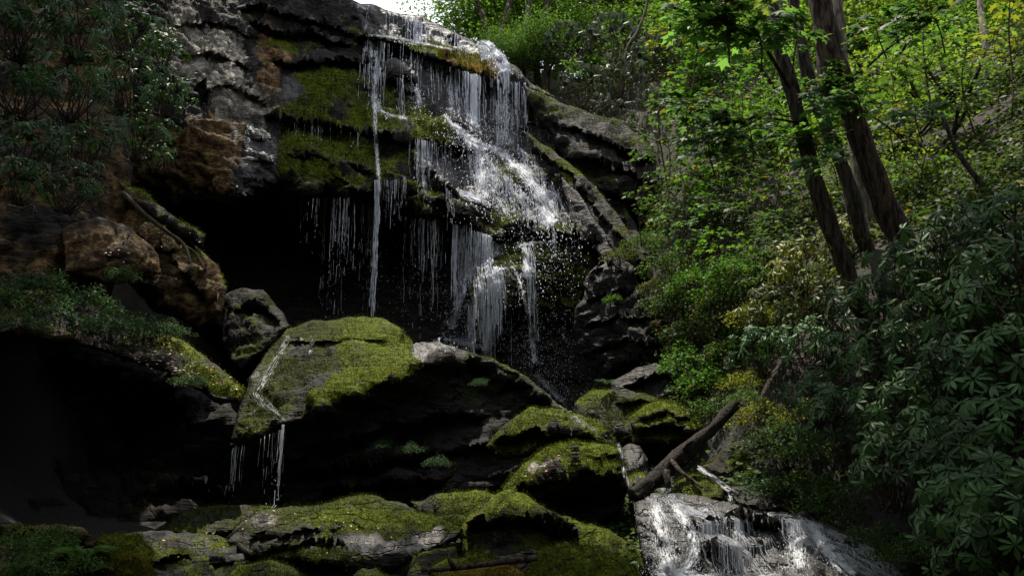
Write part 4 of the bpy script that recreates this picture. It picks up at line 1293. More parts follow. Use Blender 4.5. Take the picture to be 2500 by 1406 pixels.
# top lip and its first shelf, then each ledge below in turn
curtain([(878, 16), (1000, 42), (1100, 78), (1172, 112), (1236, 152)], 135, (.6, 1.5), 0.0037, 0.0168, 101, breakup=.2)
curtain([(1170, 108), (1200, 128), (1236, 160)], 75, (.6, 1.5), 0.0062, 0.021, 102, breakup=.25)
curtain([(890, 100), (960, 106), (1050, 148), (1140, 178)], 60, (.8, 1.9), 0.0037, 0.014, 103, breakup=.3)
curtain([(1086, 164), (1150, 181), (1230, 196), (1278, 212)], 142, (1.4, 2.5), 0.0043, 0.0182, 104, breakup=.42)
curtain([(1144, 180), (1166, 184)], 24, (1.5, 2.0), 0.0087, 0.0252, 105, breakup=.3)
curtain([(880, 152), (960, 170), (1020, 215)], 34, (1.0, 2.4), 0.0037, 0.0126, 106, breakup=.45)
curtain([(1000, 338), (1080, 349), (1160, 382)], 82, (.8, 1.6), 0.0031, 0.0112, 107, breakup=.4)
curtain([(880, 430), (960, 440), (1040, 425), (1110, 478)], 60, (.7, 1.3), 0.0031, 0.0098, 108, breakup=.45)
curtain([(790, 482), (860, 486), (922, 510), (980, 530), (1060, 538), (1150, 552)], 127, (1.4, 3.4), 0.0037, 0.0119, 109, breakup=.62)
curtain([(1105, 548), (1200, 578)], 120, (1.2, 2.6), 0.005, 0.021, 110, breakup=.35)
curtain([(1142, 690), (1190, 660), (1250, 640)], 132, (.8, 1.8), 0.0037, 0.0154, 111, breakup=.35)
curtain([(1142, 745), (1200, 756), (1262, 760)], 97, (.8, 1.7), 0.0037, 0.014, 112, breakup=.4)
curtain([(1268, 596), (1300, 590)], 59, (1.0, 2.6), 0.0062, 0.021, 113, breakup=.35)
curtain([(1240, 330), (1300, 400), (1370, 480)], 72, (.8, 2.0), 0.0037, 0.0126, 114, breakup=.5)
curtain([(1180, 380), (1250, 440), (1330, 520)], 135, (.8, 1.8), 0.005, 0.0154, 115, breakup=.5)
curtain([(1282, 224), (1350, 258)], 33, (.8, 2.0), 0.0025, 0.007, 116, breakup=.6)
curtain([(700, 300), (880, 325)], 36, (.3, .7), 0.0025, 0.0063, 117, breakup=.5)
curtain([(640, 492), (720, 488), (800, 482)], 26, (.5, 1.8), .003, .007, 118, breakup=.75)
# the long single thread over the overhang
gx_ = np.random.default_rng(4).normal(922, 3.0, 12)
gaps.append(threads(tb, gx_, np.full(12, 440.0), ZC, np.random.default_rng(5).uniform(3.2, 3.9, 12), rr_(12, .012, .034, 3), 120, breakup=.18, drift=0.0))

sb = SheetBag()
R_ = sb.ribbon
R_([(1165, 95, 20), (1195, 112, 34), (1214, 140, 36), (1240, 186, 44)], ZC, 0.90, seed=1)
R_([(1195, 112, 26), (1228, 140, 26), (1238, 176, 20)], ZC, 0.76, seed=2)
R_([(890, 84, 12), (960, 92, 16), (1040, 108, 14), (1120, 125, 12)], ZC, .68, seed=3)
R_([(900, 90, 20), (915, 140, 46), (918, 190, 40), (914, 236, 26), (918, 262, 34), (950, 282, 26), (1010, 292, 18)], ZC, .60, seed=4)
R_([(1130, 95, 80), (1150, 130, 80)], ZC, .48, seed=32)
R_([(1152, 176, 18), (1156, 240, 24), (1157, 318, 32)], ZC, 0.82, seed=5)
R_([(1098, 170, 34), (1100, 230, 36), (1104, 296, 40)], ZC, .52, seed=6)
R_([(1228, 196, 90), (1230, 270, 84), (1234, 370, 80)], ZC, .55, seed=7)
R_([(1085, 282, 20), (1120, 318, 34), (1160, 348, 40), (1200, 372, 34)], ZC, 0.76, seed=8)
R_([(1190, 350, 26), (1240, 388, 40), (1290, 430, 60), (1330, 490, 70), (1350, 560, 60)], ZC, 0.74, seed=9)
R_([(1130, 330, 30), (1168, 372, 46), (1176, 430, 60), (1180, 500, 60)], ZC, 0.74, seed=10)
R_([(1195, 400, 60), (1215, 470, 70), (1236, 540, 60)], ZC, .54, seed=11)
R_([(1112, 466, 26), (1150, 480, 36), (1190, 496, 30)], ZC, 0.90, seed=12)
R_([(1010, 200, 20), (1022, 236, 24), (1020, 270, 34)], ZC, .66, seed=13)
R_([(916, 240, 14), (916, 320, 18), (922, 400, 16), (928, 470, 16), (930, 520, 15)], ZC, .72, seed=14)
R_([(916, 322, 30), (920, 372, 22)], ZC, .60, seed=15)
R_([(1150, 560, 76), (1146, 640, 74), (1140, 690, 60)], ZC, .50, seed=16)
R_([(1160, 650, 30), (1134, 700, 26), (1114, 760, 28), (1100, 815, 40)], ZC, .62, seed=17)
R_([(1176, 682, 10), (1225, 656, 9), (1255, 652, 8)], ZC, .55, seed=18)
R_([(1255, 650, 8), (1270, 690, 9), (1284, 750, 14), (1296, 800, 20), (1306, 900, 30)], ZC, .66, nw=8, seed=28)
R_([(1250, 606, 16), (1300, 592, 16), (1370, 592, 12)], ZC, .72, seed=19)
R_([(1284, 592, 22), (1286, 640, 26), (1284, 690, 30)], ZC, .74, seed=20)
R_([(1142, 745, 18), (1180, 752, 14), (1220, 762, 12)], ZC, .62, seed=21)
R_([(1200, 560, 60), (1290, 575, 50)], ZC, .45, seed=22)
R_([(1080, 350, 150), (1085, 470, 150)], ZC, .34, seed=23)
R_([(1300, 900, 50), (1350, 960, 60), (1395, 1010, 50), (1440, 1050, 40)], ZALL, .45, seed=24)
# over the tilted boulder
R_([(1085, 824, 20), (1130, 838, 34), (1180, 852, 22)], ZALL, .74, seed=25)
R_([(715, 792, 20), (690, 850, 34), (655, 910, 44), (625, 960, 54), (640, 985, 44), (672, 1005, 24), (695, 1024, 18), (694, 1040, 12)], ZALL, .43, seed=26)
R_([(640, 960, 14), (670, 1000, 14), (694, 1022, 18)], ZALL, .5, seed=33)
R_([(768, 815, 18), (758, 850, 22), (748, 880, 30)], ZALL, .52, seed=27)
R_([(1130, 560, 60), (1128, 660, 60), (1118, 740, 50)], ZC, .5, seed=71)
R_([(1200, 580, 80), (1206, 640, 90)], ZC, .55, seed=72)
R_([(1180, 690, 70), (1185, 760, 80), (1190, 850, 80)], ZC, .5, seed=73)
R_([(1290, 620, 60), (1300, 720, 60), (1312, 850, 60)], ZC, .48, seed=74)
R_([(1240, 440, 60), (1290, 520, 60), (1300, 580, 60)], ZC, 0.50, seed=75)


def froth(line, n, r0, r1, sd, Zb, lead=(.0, .12), bag=None):
    """little clots of foam strewn along a run of water [(px, py, width)]"""
    line = np.asarray(line, float)
    r = np.random.default_rng(sd)
    d = np.concatenate([[0], np.cumsum(np.hypot(*np.diff(line[:, :2], axis=0).T))])
    t = r.uniform(0, d[-1], n)
    x, y, w = [np.interp(t, d, line[:, j]) for j in range(3)]
    x = x + r.normal(0, .3, n) * w
    y = y + r.normal(0, .12, n) * w
    keep = vnoise(np.stack([x / 9, y / 16, x * 0 + sd], -1), sd) > -.1
    x, y = x[keep], y[keep]
    Y = zget(Zb, x, y)
    ok = Y < 100
    drops(db if bag is None else bag, at(x, y, Y - r.uniform(lead[0], lead[1], len(x)))[ok], r0, r1, sd, 2.4)


froth([(1165, 95, 20), (1195, 112, 34), (1214, 140, 36), (1240, 186, 44)], 500, .006, .022, 401, ZC)
froth([(885, 88, 16), (960, 98, 18), (1050, 118, 14)], 260, .005, .016, 402, ZC)
froth([(1085, 282, 16), (1120, 318, 30), (1160, 352, 36), (1200, 378, 34)], 380, .006, .024, 403, ZC)
froth([(1190, 350, 24), (1240, 388, 40), (1290, 430, 60), (1330, 490, 80), (1350, 560, 80)], 480, .006, .024, 404, ZC)
froth([(1150, 340, 24), (1172, 390, 44), (1178, 440, 56), (1180, 505, 56)], 300, .006, .026, 405, ZC)
froth([(1112, 466, 24), (1150, 482, 34), (1200, 505, 30)], 320, .006, .02, 406, ZC)
froth([(1010, 205, 18), (1024, 240, 30), (1020, 276, 40)], 260, .005, .016, 407, ZC)
froth([(910, 225, 20), (918, 262, 26), (950, 285, 24)], 200, .005, .018, 408, ZC)
froth([(1160, 645, 26), (1134, 700, 26), (1114, 760, 28), (1098, 818, 44)], 520, .005, .02, 409, ZC)
froth([(1176, 682, 10), (1225, 656, 9), (1255, 652, 10), (1272, 690, 12), (1292, 780, 20), (1306, 900, 34)], 620, .005, .018, 410, ZC)
froth([(1250, 606, 14), (1300, 594, 16), (1360, 592, 12)], 260, .005, .018, 411, ZC)
froth([(1284, 592, 22), (1286, 640, 28), (1284, 700, 30)], 300, .005, .02, 412, ZC)
froth([(1070, 826, 14), (1120, 832, 24), (1180, 850, 22)], 420, .005, .018, 413, ZALL)
wf = obj('waterfall', water_mesh(tb, 'waterfall', .78))
tag(wf, 'thin white threads of water falling from ledge to ledge', 'waterfall', kind='structure')
ws = obj('waterfall_sheet', sb.mesh('waterfall_sheet'))
tag(ws, 'foaming film of water sliding over the cliff ledges', 'waterfall', kind='structure')

# trickle from the tilted boulder, stream beside it and the lower cascade
tb2 = Bag()
x, y = lip_points([(570, 1086), (640, 1062), (700, 1036)], 34, 201)
g2 = threads(tb2, x, y + 6, ZALL, np.random.default_rng(6).uniform(.8, 1.5, len(x)), rr_(len(x), .004, .009, 6), 201, breakup=.75, lead=.10)
x = np.random.default_rng(8).normal(693, 2, 5)
g3 = threads(tb2, x, np.full(5, 1036.0), ZALL, np.full(5, 1.35), np.full(5, .011), 202, breakup=.5, lead=.12)
o = obj('trickle', water_mesh(tb2, 'trickle', .7))
tag(o, 'beaded trickle dripping from the corner of the tilted boulder', 'trickle', kind='structure')

tb3 = Bag()


def casc(line, n, zl, r0, r1, seed, **kw):
    x, y = lip_points(line, n, seed)
    z = np.random.default_rng(seed + 5).uniform(zl[0], zl[1], len(x))
    return threads(tb3, x, y, ZCAS, z, rr_(len(x), r0, r1, seed + 6), seed, dz=.03, lead=.03, **kw)


gc = [casc([(1572, 1215), (1640, 1215), (1690, 1250)], 152, (.35, 1.0), 0.0028, 0.0084, 301, breakup=.35, drift=.5),
      casc([(1690, 1285), (1790, 1290)], 72, (.2, .6), 0.0021, 0.0060, 302, breakup=.4),
      casc([(1780, 1262), (1830, 1268)], 48, (.4, .75), 0.0021, 0.0060, 303, breakup=.35),
      casc([(1905, 1262), (1985, 1272)], 128, (.4, .9), 0.0028, 0.0078, 304, breakup=.35, drift=.6),
      casc([(1950, 1266), (2060, 1310)], 96, (.3, .8), 0.0028, 0.0072, 305, breakup=.4, drift=1.2),
      casc([(2090, 1325), (2180, 1362)], 80, (.2, .5), 0.0021, 0.0060, 306, breakup=.45, drift=.6),
      casc([(1830, 1290), (1900, 1300)], 25, (.2, .5), 0.0014, 0.0036, 307, breakup=.6)]
sc_ = SheetBag()
C_ = sc_.ribbon
C_([(1590, 1216, 50), (1610, 1270, 70), (1622, 1330, 76), (1640, 1400, 70)], ZCAS, 0.69, lead=.05, seed=41)
C_([(1640, 1216, 40), (1665, 1260, 50), (1690, 1300, 40), (1700, 1360, 40), (1660, 1400, 50)], ZCAS, 0.65, lead=.05, seed=42)
C_([(1700, 1236, 50), (1750, 1262, 60), (1770, 1290, 44), (1780, 1330, 44)], ZCAS, 0.57, lead=.05, seed=43)
C_([(1600, 1380, 60), (1650, 1402, 80), (1720, 1420, 60)], ZCAS, 0.89, lead=.06, seed=44)
C_([(1800, 1262, 30), (1800, 1320, 34), (1806, 1400, 40)], ZCAS, 0.57, lead=.05, seed=45)
C_([(1930, 1262, 60), (1945, 1320, 70), (1952, 1400, 76)], ZCAS, 0.69, lead=.05, seed=46)
C_([(1970, 1268, 40), (2000, 1310, 50), (2040, 1360, 56), (2090, 1410, 70)], ZCAS, 0.79, lead=.05, seed=47)
C_([(2080, 1316, 60), (2130, 1345, 60), (2180, 1390, 60)], ZCAS, 0.61, lead=.05, seed=48)
C_([(1780, 1248, 30), (1860, 1252, 26), (1960, 1262, 24), (2080, 1318, 20)], ZCAS, 0.49, lead=.05, seed=49)
C_([(1700, 1300, 16), (1690, 1350, 22), (1670, 1400, 30)], ZCAS, 0.79, lead=.05, seed=50)
C_([(1740, 1300, 60), (1750, 1340, 60)], ZCAS, 0.44, lead=.05, seed=51)
C_([(1640, 1404, 80), (1760, 1412, 60), (1920, 1404, 60)], ZCAS, 0.65, lead=.06, seed=54)
o = obj('cascade', water_mesh(tb3, 'cascade', .8))
tag(o, 'white splashing lower cascade in many small jets', 'cascade', kind='structure')
o = obj('cascade_sheet', sc_.mesh('cascade_sheet'))
tag(o, 'foaming sheet of the lower cascade over the dark rock step', 'cascade', kind='structure')

FR = Bag()
for ln, n_f in (([(1590, 1216, 40), (1612, 1270, 60), (1622, 1330, 76), (1640, 1400, 70)], 1500), ([(1640, 1216, 30), (1668, 1262, 40), (1690, 1300, 34), (1698, 1360, 34), (1660, 1400, 50)], 700),
                ([(1700, 1240, 30), (1750, 1262, 50), (1770, 1290, 40), (1778, 1340, 44)], 500), ([(1600, 1384, 60), (1650, 1402, 80), (1740, 1408, 60)], 1000),
                ([(1925, 1262, 50), (1940, 1320, 60), (1952, 1400, 70)], 1000), ([(1968, 1268, 30), (2000, 1310, 44), (2040, 1360, 56), (2100, 1410, 70)], 1300), ([(2080, 1316, 50), (2130, 1345, 60), (2190, 1390, 60)], 700),
                ([(1570, 1208, 10), (1680, 1216, 12), (1780, 1248, 12), (1960, 1262, 12), (2080, 1318, 12)], 500)):
    froth(ln, int(n_f * .6), .0025, .009, 420 + n_f, ZCAS, (0, .05), FR)
o = obj('froth', water_mesh(FR, 'froth', .9))
tag(o, 'white froth tumbling down the lower cascade', 'froth', kind='stuff')

# stream surface between the fall and the lower cascade, in two level pools
pool = []


def pool_poly(pts, z, name, label):
    P = []
    for x_, y_ in pts:
        dy = (H / 2 - y_) / F
        t = (z - CAMZ) / (SP + dy * CP)
        P.append((t * (x_ - W / 2) / F, t * (CP - dy * SP), z))
    P = np.array(P)
    return P


def stream_patch(cx, cy, w, l, z, rot, name, label, sd):
    nu, nv = 46, 46
    u, v = np.meshgrid(np.linspace(-1, 1, nu), np.linspace(-1, 1, nv))
    X = u * w / 2
    Yv = v * l / 2
    c, s = math.cos(rot), math.sin(rot)
    PX, PY = cx + X * c - Yv * s, cy + X * s + Yv * c
    q = np.stack([PX * 3, PY * 3, 0 * PX], -1)
    PZ = z + 0.03 * fbm(q, 4, sd)
    i = (np.arange(nv - 1)[:, None] * nu + np.arange(nu - 1)[None]).ravel()
    fo = np.clip(.48 + .3 * fbm(q * .6, 3, sd + 2), 0, 1)
    me = mesh_from(name, np.stack([PX, PY, PZ], -1).reshape(-1, 3), [np.stack([i, i + 1, i + nu + 1, i + nu], 1)], M_SHEET, {'foam': fo.ravel()})
    a = me.attributes.new('flow', 'FLOAT_VECTOR', 'POINT')
    a.data.foreach_set('vector', np.ascontiguousarray(np.stack([PX, PY * .4, 0 * PX], -1), np.float32).ravel())
    o = obj(name, me)
    return tag(o, label, 'stream', kind='structure')


P_ = at(1620, 1150, 12.2)
stream_patch(P_[0] + .05, P_[1] + .35, .6, .9, P_[2] - .10, -.2, 'stream', 'bubbling stream pool behind the fallen log', 61)
P_ = at(1790, 1195, 11.9)
ss = SheetBag()
ss.ribbon([(1690, 1130, 22), (1740, 1165, 26), (1780, 1195, 28), (1810, 1212, 18)], ZALL, .72, lead=.04, seed=62)
ss.ribbon([(1776, 1190, 16), (1782, 1215, 18), (1790, 1238, 22)], ZALL, .74, lead=.05, seed=63)
ss.ribbon([(1505, 1070, 16), (1518, 1110, 16), (1524, 1150, 18), (1535, 1200, 20)], ZALL, .66, lead=.05, seed=64)
ss.ribbon([(1420, 1030, 30), (1470, 1062, 34), (1505, 1085, 30)], ZALL, .42, lead=.05, seed=65)
ss.ribbon([(1590, 1130, 40), (1620, 1160, 60), (1625, 1210, 60)], ZALL, .64, lead=.05, seed=66)
o = obj('stream_sheet', ss.mesh('stream_sheet'))
tag(o, 'little white runs of the stream between the bank rocks', 'stream', kind='structure')

# spray: drops thrown off the ledges
rng = np.random.default_rng(12)
for g in gaps:
    if len(g):
        k = rng.choice(len(g), min(len(g), max(1, int(len(g) * .10))), replace=False)
        drops(db, g[k] + rng.normal(0, .04, (len(k), 3)), .005, .016, 21, 2.2)
for g in gc:
    k = rng.choice(len(g), int(len(g) * .15), replace=False) if len(g) else []
    if len(k):
        drops(db, g[k] + rng.normal(0, .03, (len(k), 3)), .002, .007, 22, 1.8)
for g in (g2, g3):
    k = rng.choice(len(g), int(len(g) * .22), replace=False)
    drops(db, g[k] + rng.normal(0, .02, (len(k), 3)), .004, .010, 23, 2.0)


def spray(cx, cy, sx, sy, n, rmin, rmax, sd, depth=(.05, .9), Zb=None, shear=0.0):
    r = np.random.default_rng(sd)
    a = r.normal(0, 1, (n, 2))
    y = cy + a[:, 1] * sy
    x = cx + a[:, 0] * sx + shear * (y - cy)
    Y = zget(ZC if Zb is None else Zb, x, y)
    ok = Y < 100
    Y = Y - r.uniform(depth[0], depth[1], n)
    drops(db, at(x, y, Y)[ok], rmin * .55, rmax * .78, sd, 2.2)


spray(1230, 440, 60, 70, 948, .005, 0.0208, 31, shear=.7)
spray(1300, 520, 50, 80, 948, .005, 0.0192, 32, shear=.5)
spray(1180, 420, 24, 60, 442, .006, 0.0208, 33)
spray(1290, 600, 70, 60, 527, .005, 0.0160, 34)
spray(1330, 760, 60, 110, 1190, .004, .014, 35)
spray(1360, 920, 50, 70, 1360, .003, .010, 36)
spray(1120, 330, 30, 24, 442, .005, .018, 37, shear=.6)
spray(1240, 390, 30, 30, 442, .004, 0.0128, 43, shear=.8)
spray(1225, 330, 34, 40, 442, .005, .014, 38)
spray(1280, 850, 26, 70, 714, .004, .014, 39)
spray(1120, 760, 30, 50, 714, .004, .016, 40)
spray(1130, 835, 36, 10, 510, .004, .014, 41, Zb=ZALL)
spray(960, 660, 90, 70, 714, .004, .011, 42, depth=(1.0, 2.8))
spray(1020, 250, 24, 28, 272, .004, .012, 44)
spray(1640, 1330, 50, 50, 850, .002, .007, 45, Zb=ZCAS, depth=(.02, .2))
spray(1990, 1340, 60, 40, 850, .002, .007, 46, Zb=ZCAS, depth=(.02, .2))
spray(1660, 1400, 60, 10, 680, .002, .008, 47, Zb=ZCAS, depth=(.02, .15))
spray(1620, 1180, 40, 24, 272, .002, .007, 48, Zb=ZALL, depth=(.02, .1))
sp_ = obj('spray', water_mesh(db, 'spray', .8))
tag(sp_, 'bright drops of spray thrown off the falls', 'spray', kind='stuff')


# ------------------------------------------------------------------ plant kinds: one mesh set per kind, copied plant by plant
def rhodo_kind(seed, R=(.62, .62, .5), nwh=54, leaf=.14, droop=(.02, .5)):
    rng = np.random.default_rng(seed)
    d = unit(rng.normal(0, 1, (nwh * 3, 3)))
    d = d[d[:, 2] > -0.55][:nwh]
    n = len(d)
    lump = 1 + 0.28 * fbm(d * 1.6 + seed, 2, seed)
    c = d * np.array(R) * (lump * rng.uniform(.55, 1.03, n))[:, None] + np.array([0, 0, R[2] * .75])
    ax = unit(d * .7 + np.array([0, -.45, .6]) + rng.normal(0, .28, (n, 3)))
    pos, fwd, nrm, siz, lv = [], [], [], [], []
    for i in range(n):
        k = rng.integers(7, 12)
        a = unit(np.cross(ax[i], rng.normal(0, 1, 3)))
        b = np.cross(ax[i], a)
        th = np.arange(k) * 2 * math.pi / k + rng.uniform(0, 6) + rng.normal(0, .18, k)
        dr = rng.uniform(*droop) + rng.normal(0, .13, k)
        f = (np.cos(th)[:, None] * a + np.sin(th)[:, None] * b) * np.cos(dr)[:, None] - ax[i] * np.sin(dr)[:, None]
        f[:, 2] -= .10
        pos.append(np.repeat(c[i][None], k, 0) + f * .012)
        fwd.append(f)
        nrm.append(np.repeat(ax[i][None], k, 0) + rng.normal(0, .12, (k, 3)))
        siz.append(leaf * rng.uniform(.72, 1.12, k))
        lv.append(np.clip(rng.uniform(.1, .9) + rng.normal(0, .12, k), 0, .96) if rng.uniform() > .02 else rng.uniform(0, 1, k))
    fm = leaves('rhodo', np.concatenate(pos), np.concatenate(fwd), np.concatenate(nrm), np.concatenate(siz), rng, 'foliage', M_RHODO, np.concatenate(lv))
    bag = Bag()
    for i in range(0, n, 2):
        st = np.array([rng.normal(0, .08), rng.normal(0, .08), -.25])
        md = (st + c[i]) * .5 + np.array([rng.normal(0, .07), rng.normal(0, .07), -.08])
        V, Q, T = tube(smooth_path([st, md, c[i]], 6), np.linspace(.012, .004, 6), 4)
        bag.add(V, Q, T)
    return [('foliage', fm), ('stems', bag.mesh('stems', M_TWIG))]


def spray_kind(seed, nspray=9, R=.75, hgt=1.2, leaf=.12, per=16, shape='palm', mat=None, flat=.35, nb=(0, -.35, .95)):
    """layered level sprays of lobed leaves on thin branches, the habit of a shaded sapling"""
    rng = np.random.default_rng(seed)
    pos, fwd, nrm, siz = [], [], [], []
    bag = Bag()
    stem = smooth_path([(0, 0, -.3), (rng.normal(0, .05), rng.normal(0, .05), hgt * .5), (rng.normal(0, .12), rng.normal(0, .12), hgt)], 10)
    V, Q, T = tube(stem, np.linspace(.016, .006, 10), 5)
    bag.add(V, Q, T)
    for i in range(nspray):
        z0 = hgt * rng.uniform(.25, 1.0)
        a = rng.uniform(0, 2 * math.pi)
        L = R * rng.uniform(.55, 1.05) * (1.1 - .35 * z0 / hgt)
        s = np.array([np.interp(z0, stem[:, 2], stem[:, 0]), np.interp(z0, stem[:, 2], stem[:, 1]), z0])
        e = s + np.array([math.cos(a) * L, math.sin(a) * L, rng.uniform(-.05, .25) * L])
        br = smooth_path([s, (s + e) / 2 + np.array([0, 0, .06]), e], 8)
        V, Q, T = tube(br, np.linspace(.007, .003, 8), 4)
        bag.add(V, Q, T)
        d = unit((e - s)[None])[0]
        sd = np.array([-d[1], d[0], 0])
        for j in range(per):
            f = rng.uniform(.2, 1.0)
            p = s + (e - s) * f + np.array([0, 0, .06 * 4 * f * (1 - f)])
            side = rng.choice([-1, 1])
            p = p + sd * side * rng.uniform(.02, .24) * L + np.array([0, 0, rng.normal(0, .03)])
            fw = unit((d * rng.uniform(.2, 1) + sd * side * rng.uniform(.2, 1) + np.array([0, 0, rng.normal(-.2, .15)]))[None])[0]
            pos.append(p); fwd.append(fw)
            nrm.append(np.array([rng.normal(nb[0], flat), rng.normal(nb[1], flat), nb[2]]))
            siz.append(leaf * rng.uniform(.65, 1.15))
    fm = leaves(shape, np.array(pos), np.array(fwd), np.array(nrm), np.array(siz), rng, 'foliage', mat or M_LEAF)
    return [('foliage', fm), ('stems', bag.mesh('stems', M_TWIG))]


def herb_kind(seed, n=1300, R=(.66, .62, .46), leaf=.066, shape='oval', stems=14):
    rng = np.random.default_rng(seed)
    d = unit(rng.normal(0, 1, (n, 3)))
    d[:, 2] = np.abs(d[:, 2]) - .18
    lump = 1 + .45 * fbm(d * 2.1 + seed * 3, 3, seed)
    c = d * np.array(R) * (lump * rng.uniform(.4, 1.0, n) ** .6)[:, None]
    f = unit(d * .6 + rng.normal(0, .6, (n, 3)))
    f[:, 2] -= .15
    fm = leaves(shape, c, f, np.array([0, 0, 1.0]) + rng.normal(0, .45, (n, 3)), leaf * rng.uniform(.6, 1.3, n), rng, 'foliage', M_HERB)
    bag = Bag()
    for i in range(stems):
        V, Q, T = tube(smooth_path([(rng.normal(0, .08), rng.normal(0, .08), -.25), c[i] * .5, c[i]], 5), np.linspace(.006, .002, 5), 4)
        bag.add(V, Q, T)
    return [('foliage', fm), ('stems', bag.mesh('stems', M_TWIG))]


def fern_kind(seed, nf=9, L=.55):
    rng = np.random.default_rng(seed)
    parts = []
    for i in range(nf):
        a = i * 2 * math.pi / nf + rng.normal(0, .2)
        l = L * rng.uniform(.75, 1.1)
        d = np.array([math.cos(a), math.sin(a), 0])
        t = np.linspace(0, 1, 26)
        path = d[None] * (l * t)[:, None] * .85 + np.array([0, 0, 1.0])[None] * (l * (1.05 * t - .85 * t ** 2.2))[:, None]
        sd = np.array([-d[1], d[0], 0])
        tl = np.gradient(path, axis=0)
        pos, fwd, nrm, siz = [], [], [], []
        for j in range(3, 26):
            w = l * .26 * math.sin(math.pi * min(1, .12 + .88 * (t[j]) ** .8)) + .008
            for s in (-1, 1):
                pos.append(path[j]); fwd.append(sd * s + unit(tl[j][None])[0] * .35 + np.array([0, 0, -.12]))
                nrm.append(np.cross(sd, unit(tl[j][None])[0]) * -1); siz.append(w)
        LF = leaves('pinna', np.array(pos), np.array(fwd), np.array(nrm), np.array(siz), rng, 'frond', M_HERB, np.full(len(pos), rng.uniform(.3, .8)))
        parts.append(('frond', LF))
    return parts


def crown_kind(seed, R=(2.2, 2.2, 1.7), ncl=58, per=80, leaf=.15, clr=.55):
    rng = np.random.default_rng(seed)
    d = unit(rng.normal(0, 1, (ncl, 3)))
    c = d * np.array(R) * (rng.uniform(.35, 1.05, ncl) * (1 + .3 * fbm(d * 1.3 + seed, 2, seed)))[:, None]
    pos = np.repeat(c, per, 0) + rng.normal(0, 1, (ncl * per, 3)) * np.array([clr, clr, clr * .45])
    n = len(pos)
    f = rng.normal(0, 1, (n, 3)); f[:, 2] = f[:, 2] * .4 - .15
    lv = np.clip(np.repeat(rng.uniform(.15, .85, ncl), per) + rng.normal(0, .14, n), 0, .96)
    fm = leaves('oval', pos, f, np.array([0, 0, 1.0]) + rng.normal(0, .5, (n, 3)), leaf * rng.uniform(.6, 1.3, n), rng, 'crown', M_LEAF, lv)
    return fm, c


def place(kind, name, label, cat, loc, size, color, group=None, rz=None, tilt=(0, 0), sub=True):
    root = empty(name, loc, label, cat, group)
    rz = RNG.uniform(0, 6.28) if rz is None else rz
    root.rotation_euler = (tilt[0], tilt[1], rz)
    root.scale = (size, size, size) if np.isscalar(size) else size
    for nm, me in kind:
        o = obj(nm, me, root)
        o.color = (*color, 1) if nm != 'stems' else (1, 1, 1, 1)
    return root


RH = [rhodo_kind(s) for s in (1, 2, 3)]
RHD = [rhodo_kind(s, leaf=.15, droop=(.7, 1.25)) for s in (4, 5)]
SPK = [spray_kind(s) for s in (11, 12, 13)]
BIGSP = [spray_kind(s, nspray=11, R=.95, hgt=.75, leaf=.26, per=11, flat=.3, nb=(0, -.75, .7)) for s in (14, 15)]
HB = [herb_kind(s) for s in (21, 22, 23)]
FN = [fern_kind(s) for s in (31,)]

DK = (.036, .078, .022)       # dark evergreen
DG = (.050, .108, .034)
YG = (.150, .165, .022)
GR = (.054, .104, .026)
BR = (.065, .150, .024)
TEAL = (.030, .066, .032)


def rh(px, py, Y, s, label, col=DK, group='rhododendron shrubs on the shaded bank', kind=None, name='rhododendron'):
    Y = min(Y, thit(px, py)[1] - .25 * s)
    p = at(px, py, Y)
    place((kind or RH)[int(RNG.integers(len(kind or RH)))], name, label, 'shrub', (p[0], p[1], p[2] - .42 * s), s, col, group, rz=RNG.normal(-.6 if px > 1250 else .5, .5), tilt=(RNG.normal(.12, .1), RNG.normal(0, .1)))


G1 = 'rhododendron shrubs on the bank beside the lower cascade'
for a in [
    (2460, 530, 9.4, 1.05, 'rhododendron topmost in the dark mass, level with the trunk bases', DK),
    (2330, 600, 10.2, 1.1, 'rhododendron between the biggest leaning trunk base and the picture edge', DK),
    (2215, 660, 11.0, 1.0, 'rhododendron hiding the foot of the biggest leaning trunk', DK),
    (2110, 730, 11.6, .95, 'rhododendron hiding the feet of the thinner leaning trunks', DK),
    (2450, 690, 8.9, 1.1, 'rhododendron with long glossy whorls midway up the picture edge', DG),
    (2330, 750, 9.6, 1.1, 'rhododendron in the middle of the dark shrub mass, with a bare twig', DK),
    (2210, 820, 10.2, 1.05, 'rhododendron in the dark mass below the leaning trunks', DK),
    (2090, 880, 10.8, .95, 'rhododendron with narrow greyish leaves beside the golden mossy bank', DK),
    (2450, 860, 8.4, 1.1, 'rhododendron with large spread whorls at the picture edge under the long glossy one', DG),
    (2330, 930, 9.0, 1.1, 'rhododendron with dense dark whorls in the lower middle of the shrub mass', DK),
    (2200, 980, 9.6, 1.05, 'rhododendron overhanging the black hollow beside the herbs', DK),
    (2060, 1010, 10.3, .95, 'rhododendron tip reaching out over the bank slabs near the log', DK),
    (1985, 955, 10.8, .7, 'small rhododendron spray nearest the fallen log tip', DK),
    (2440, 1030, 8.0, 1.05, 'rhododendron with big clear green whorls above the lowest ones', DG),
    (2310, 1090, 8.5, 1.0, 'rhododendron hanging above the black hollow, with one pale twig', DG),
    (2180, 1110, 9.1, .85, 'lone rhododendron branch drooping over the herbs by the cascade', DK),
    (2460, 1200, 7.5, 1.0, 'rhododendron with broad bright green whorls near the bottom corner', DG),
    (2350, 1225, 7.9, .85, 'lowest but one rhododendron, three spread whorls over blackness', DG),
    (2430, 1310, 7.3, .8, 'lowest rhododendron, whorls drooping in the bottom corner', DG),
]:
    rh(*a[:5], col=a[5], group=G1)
G2 = 'evergreen shrubs in the dappled light by the leaning trunks'
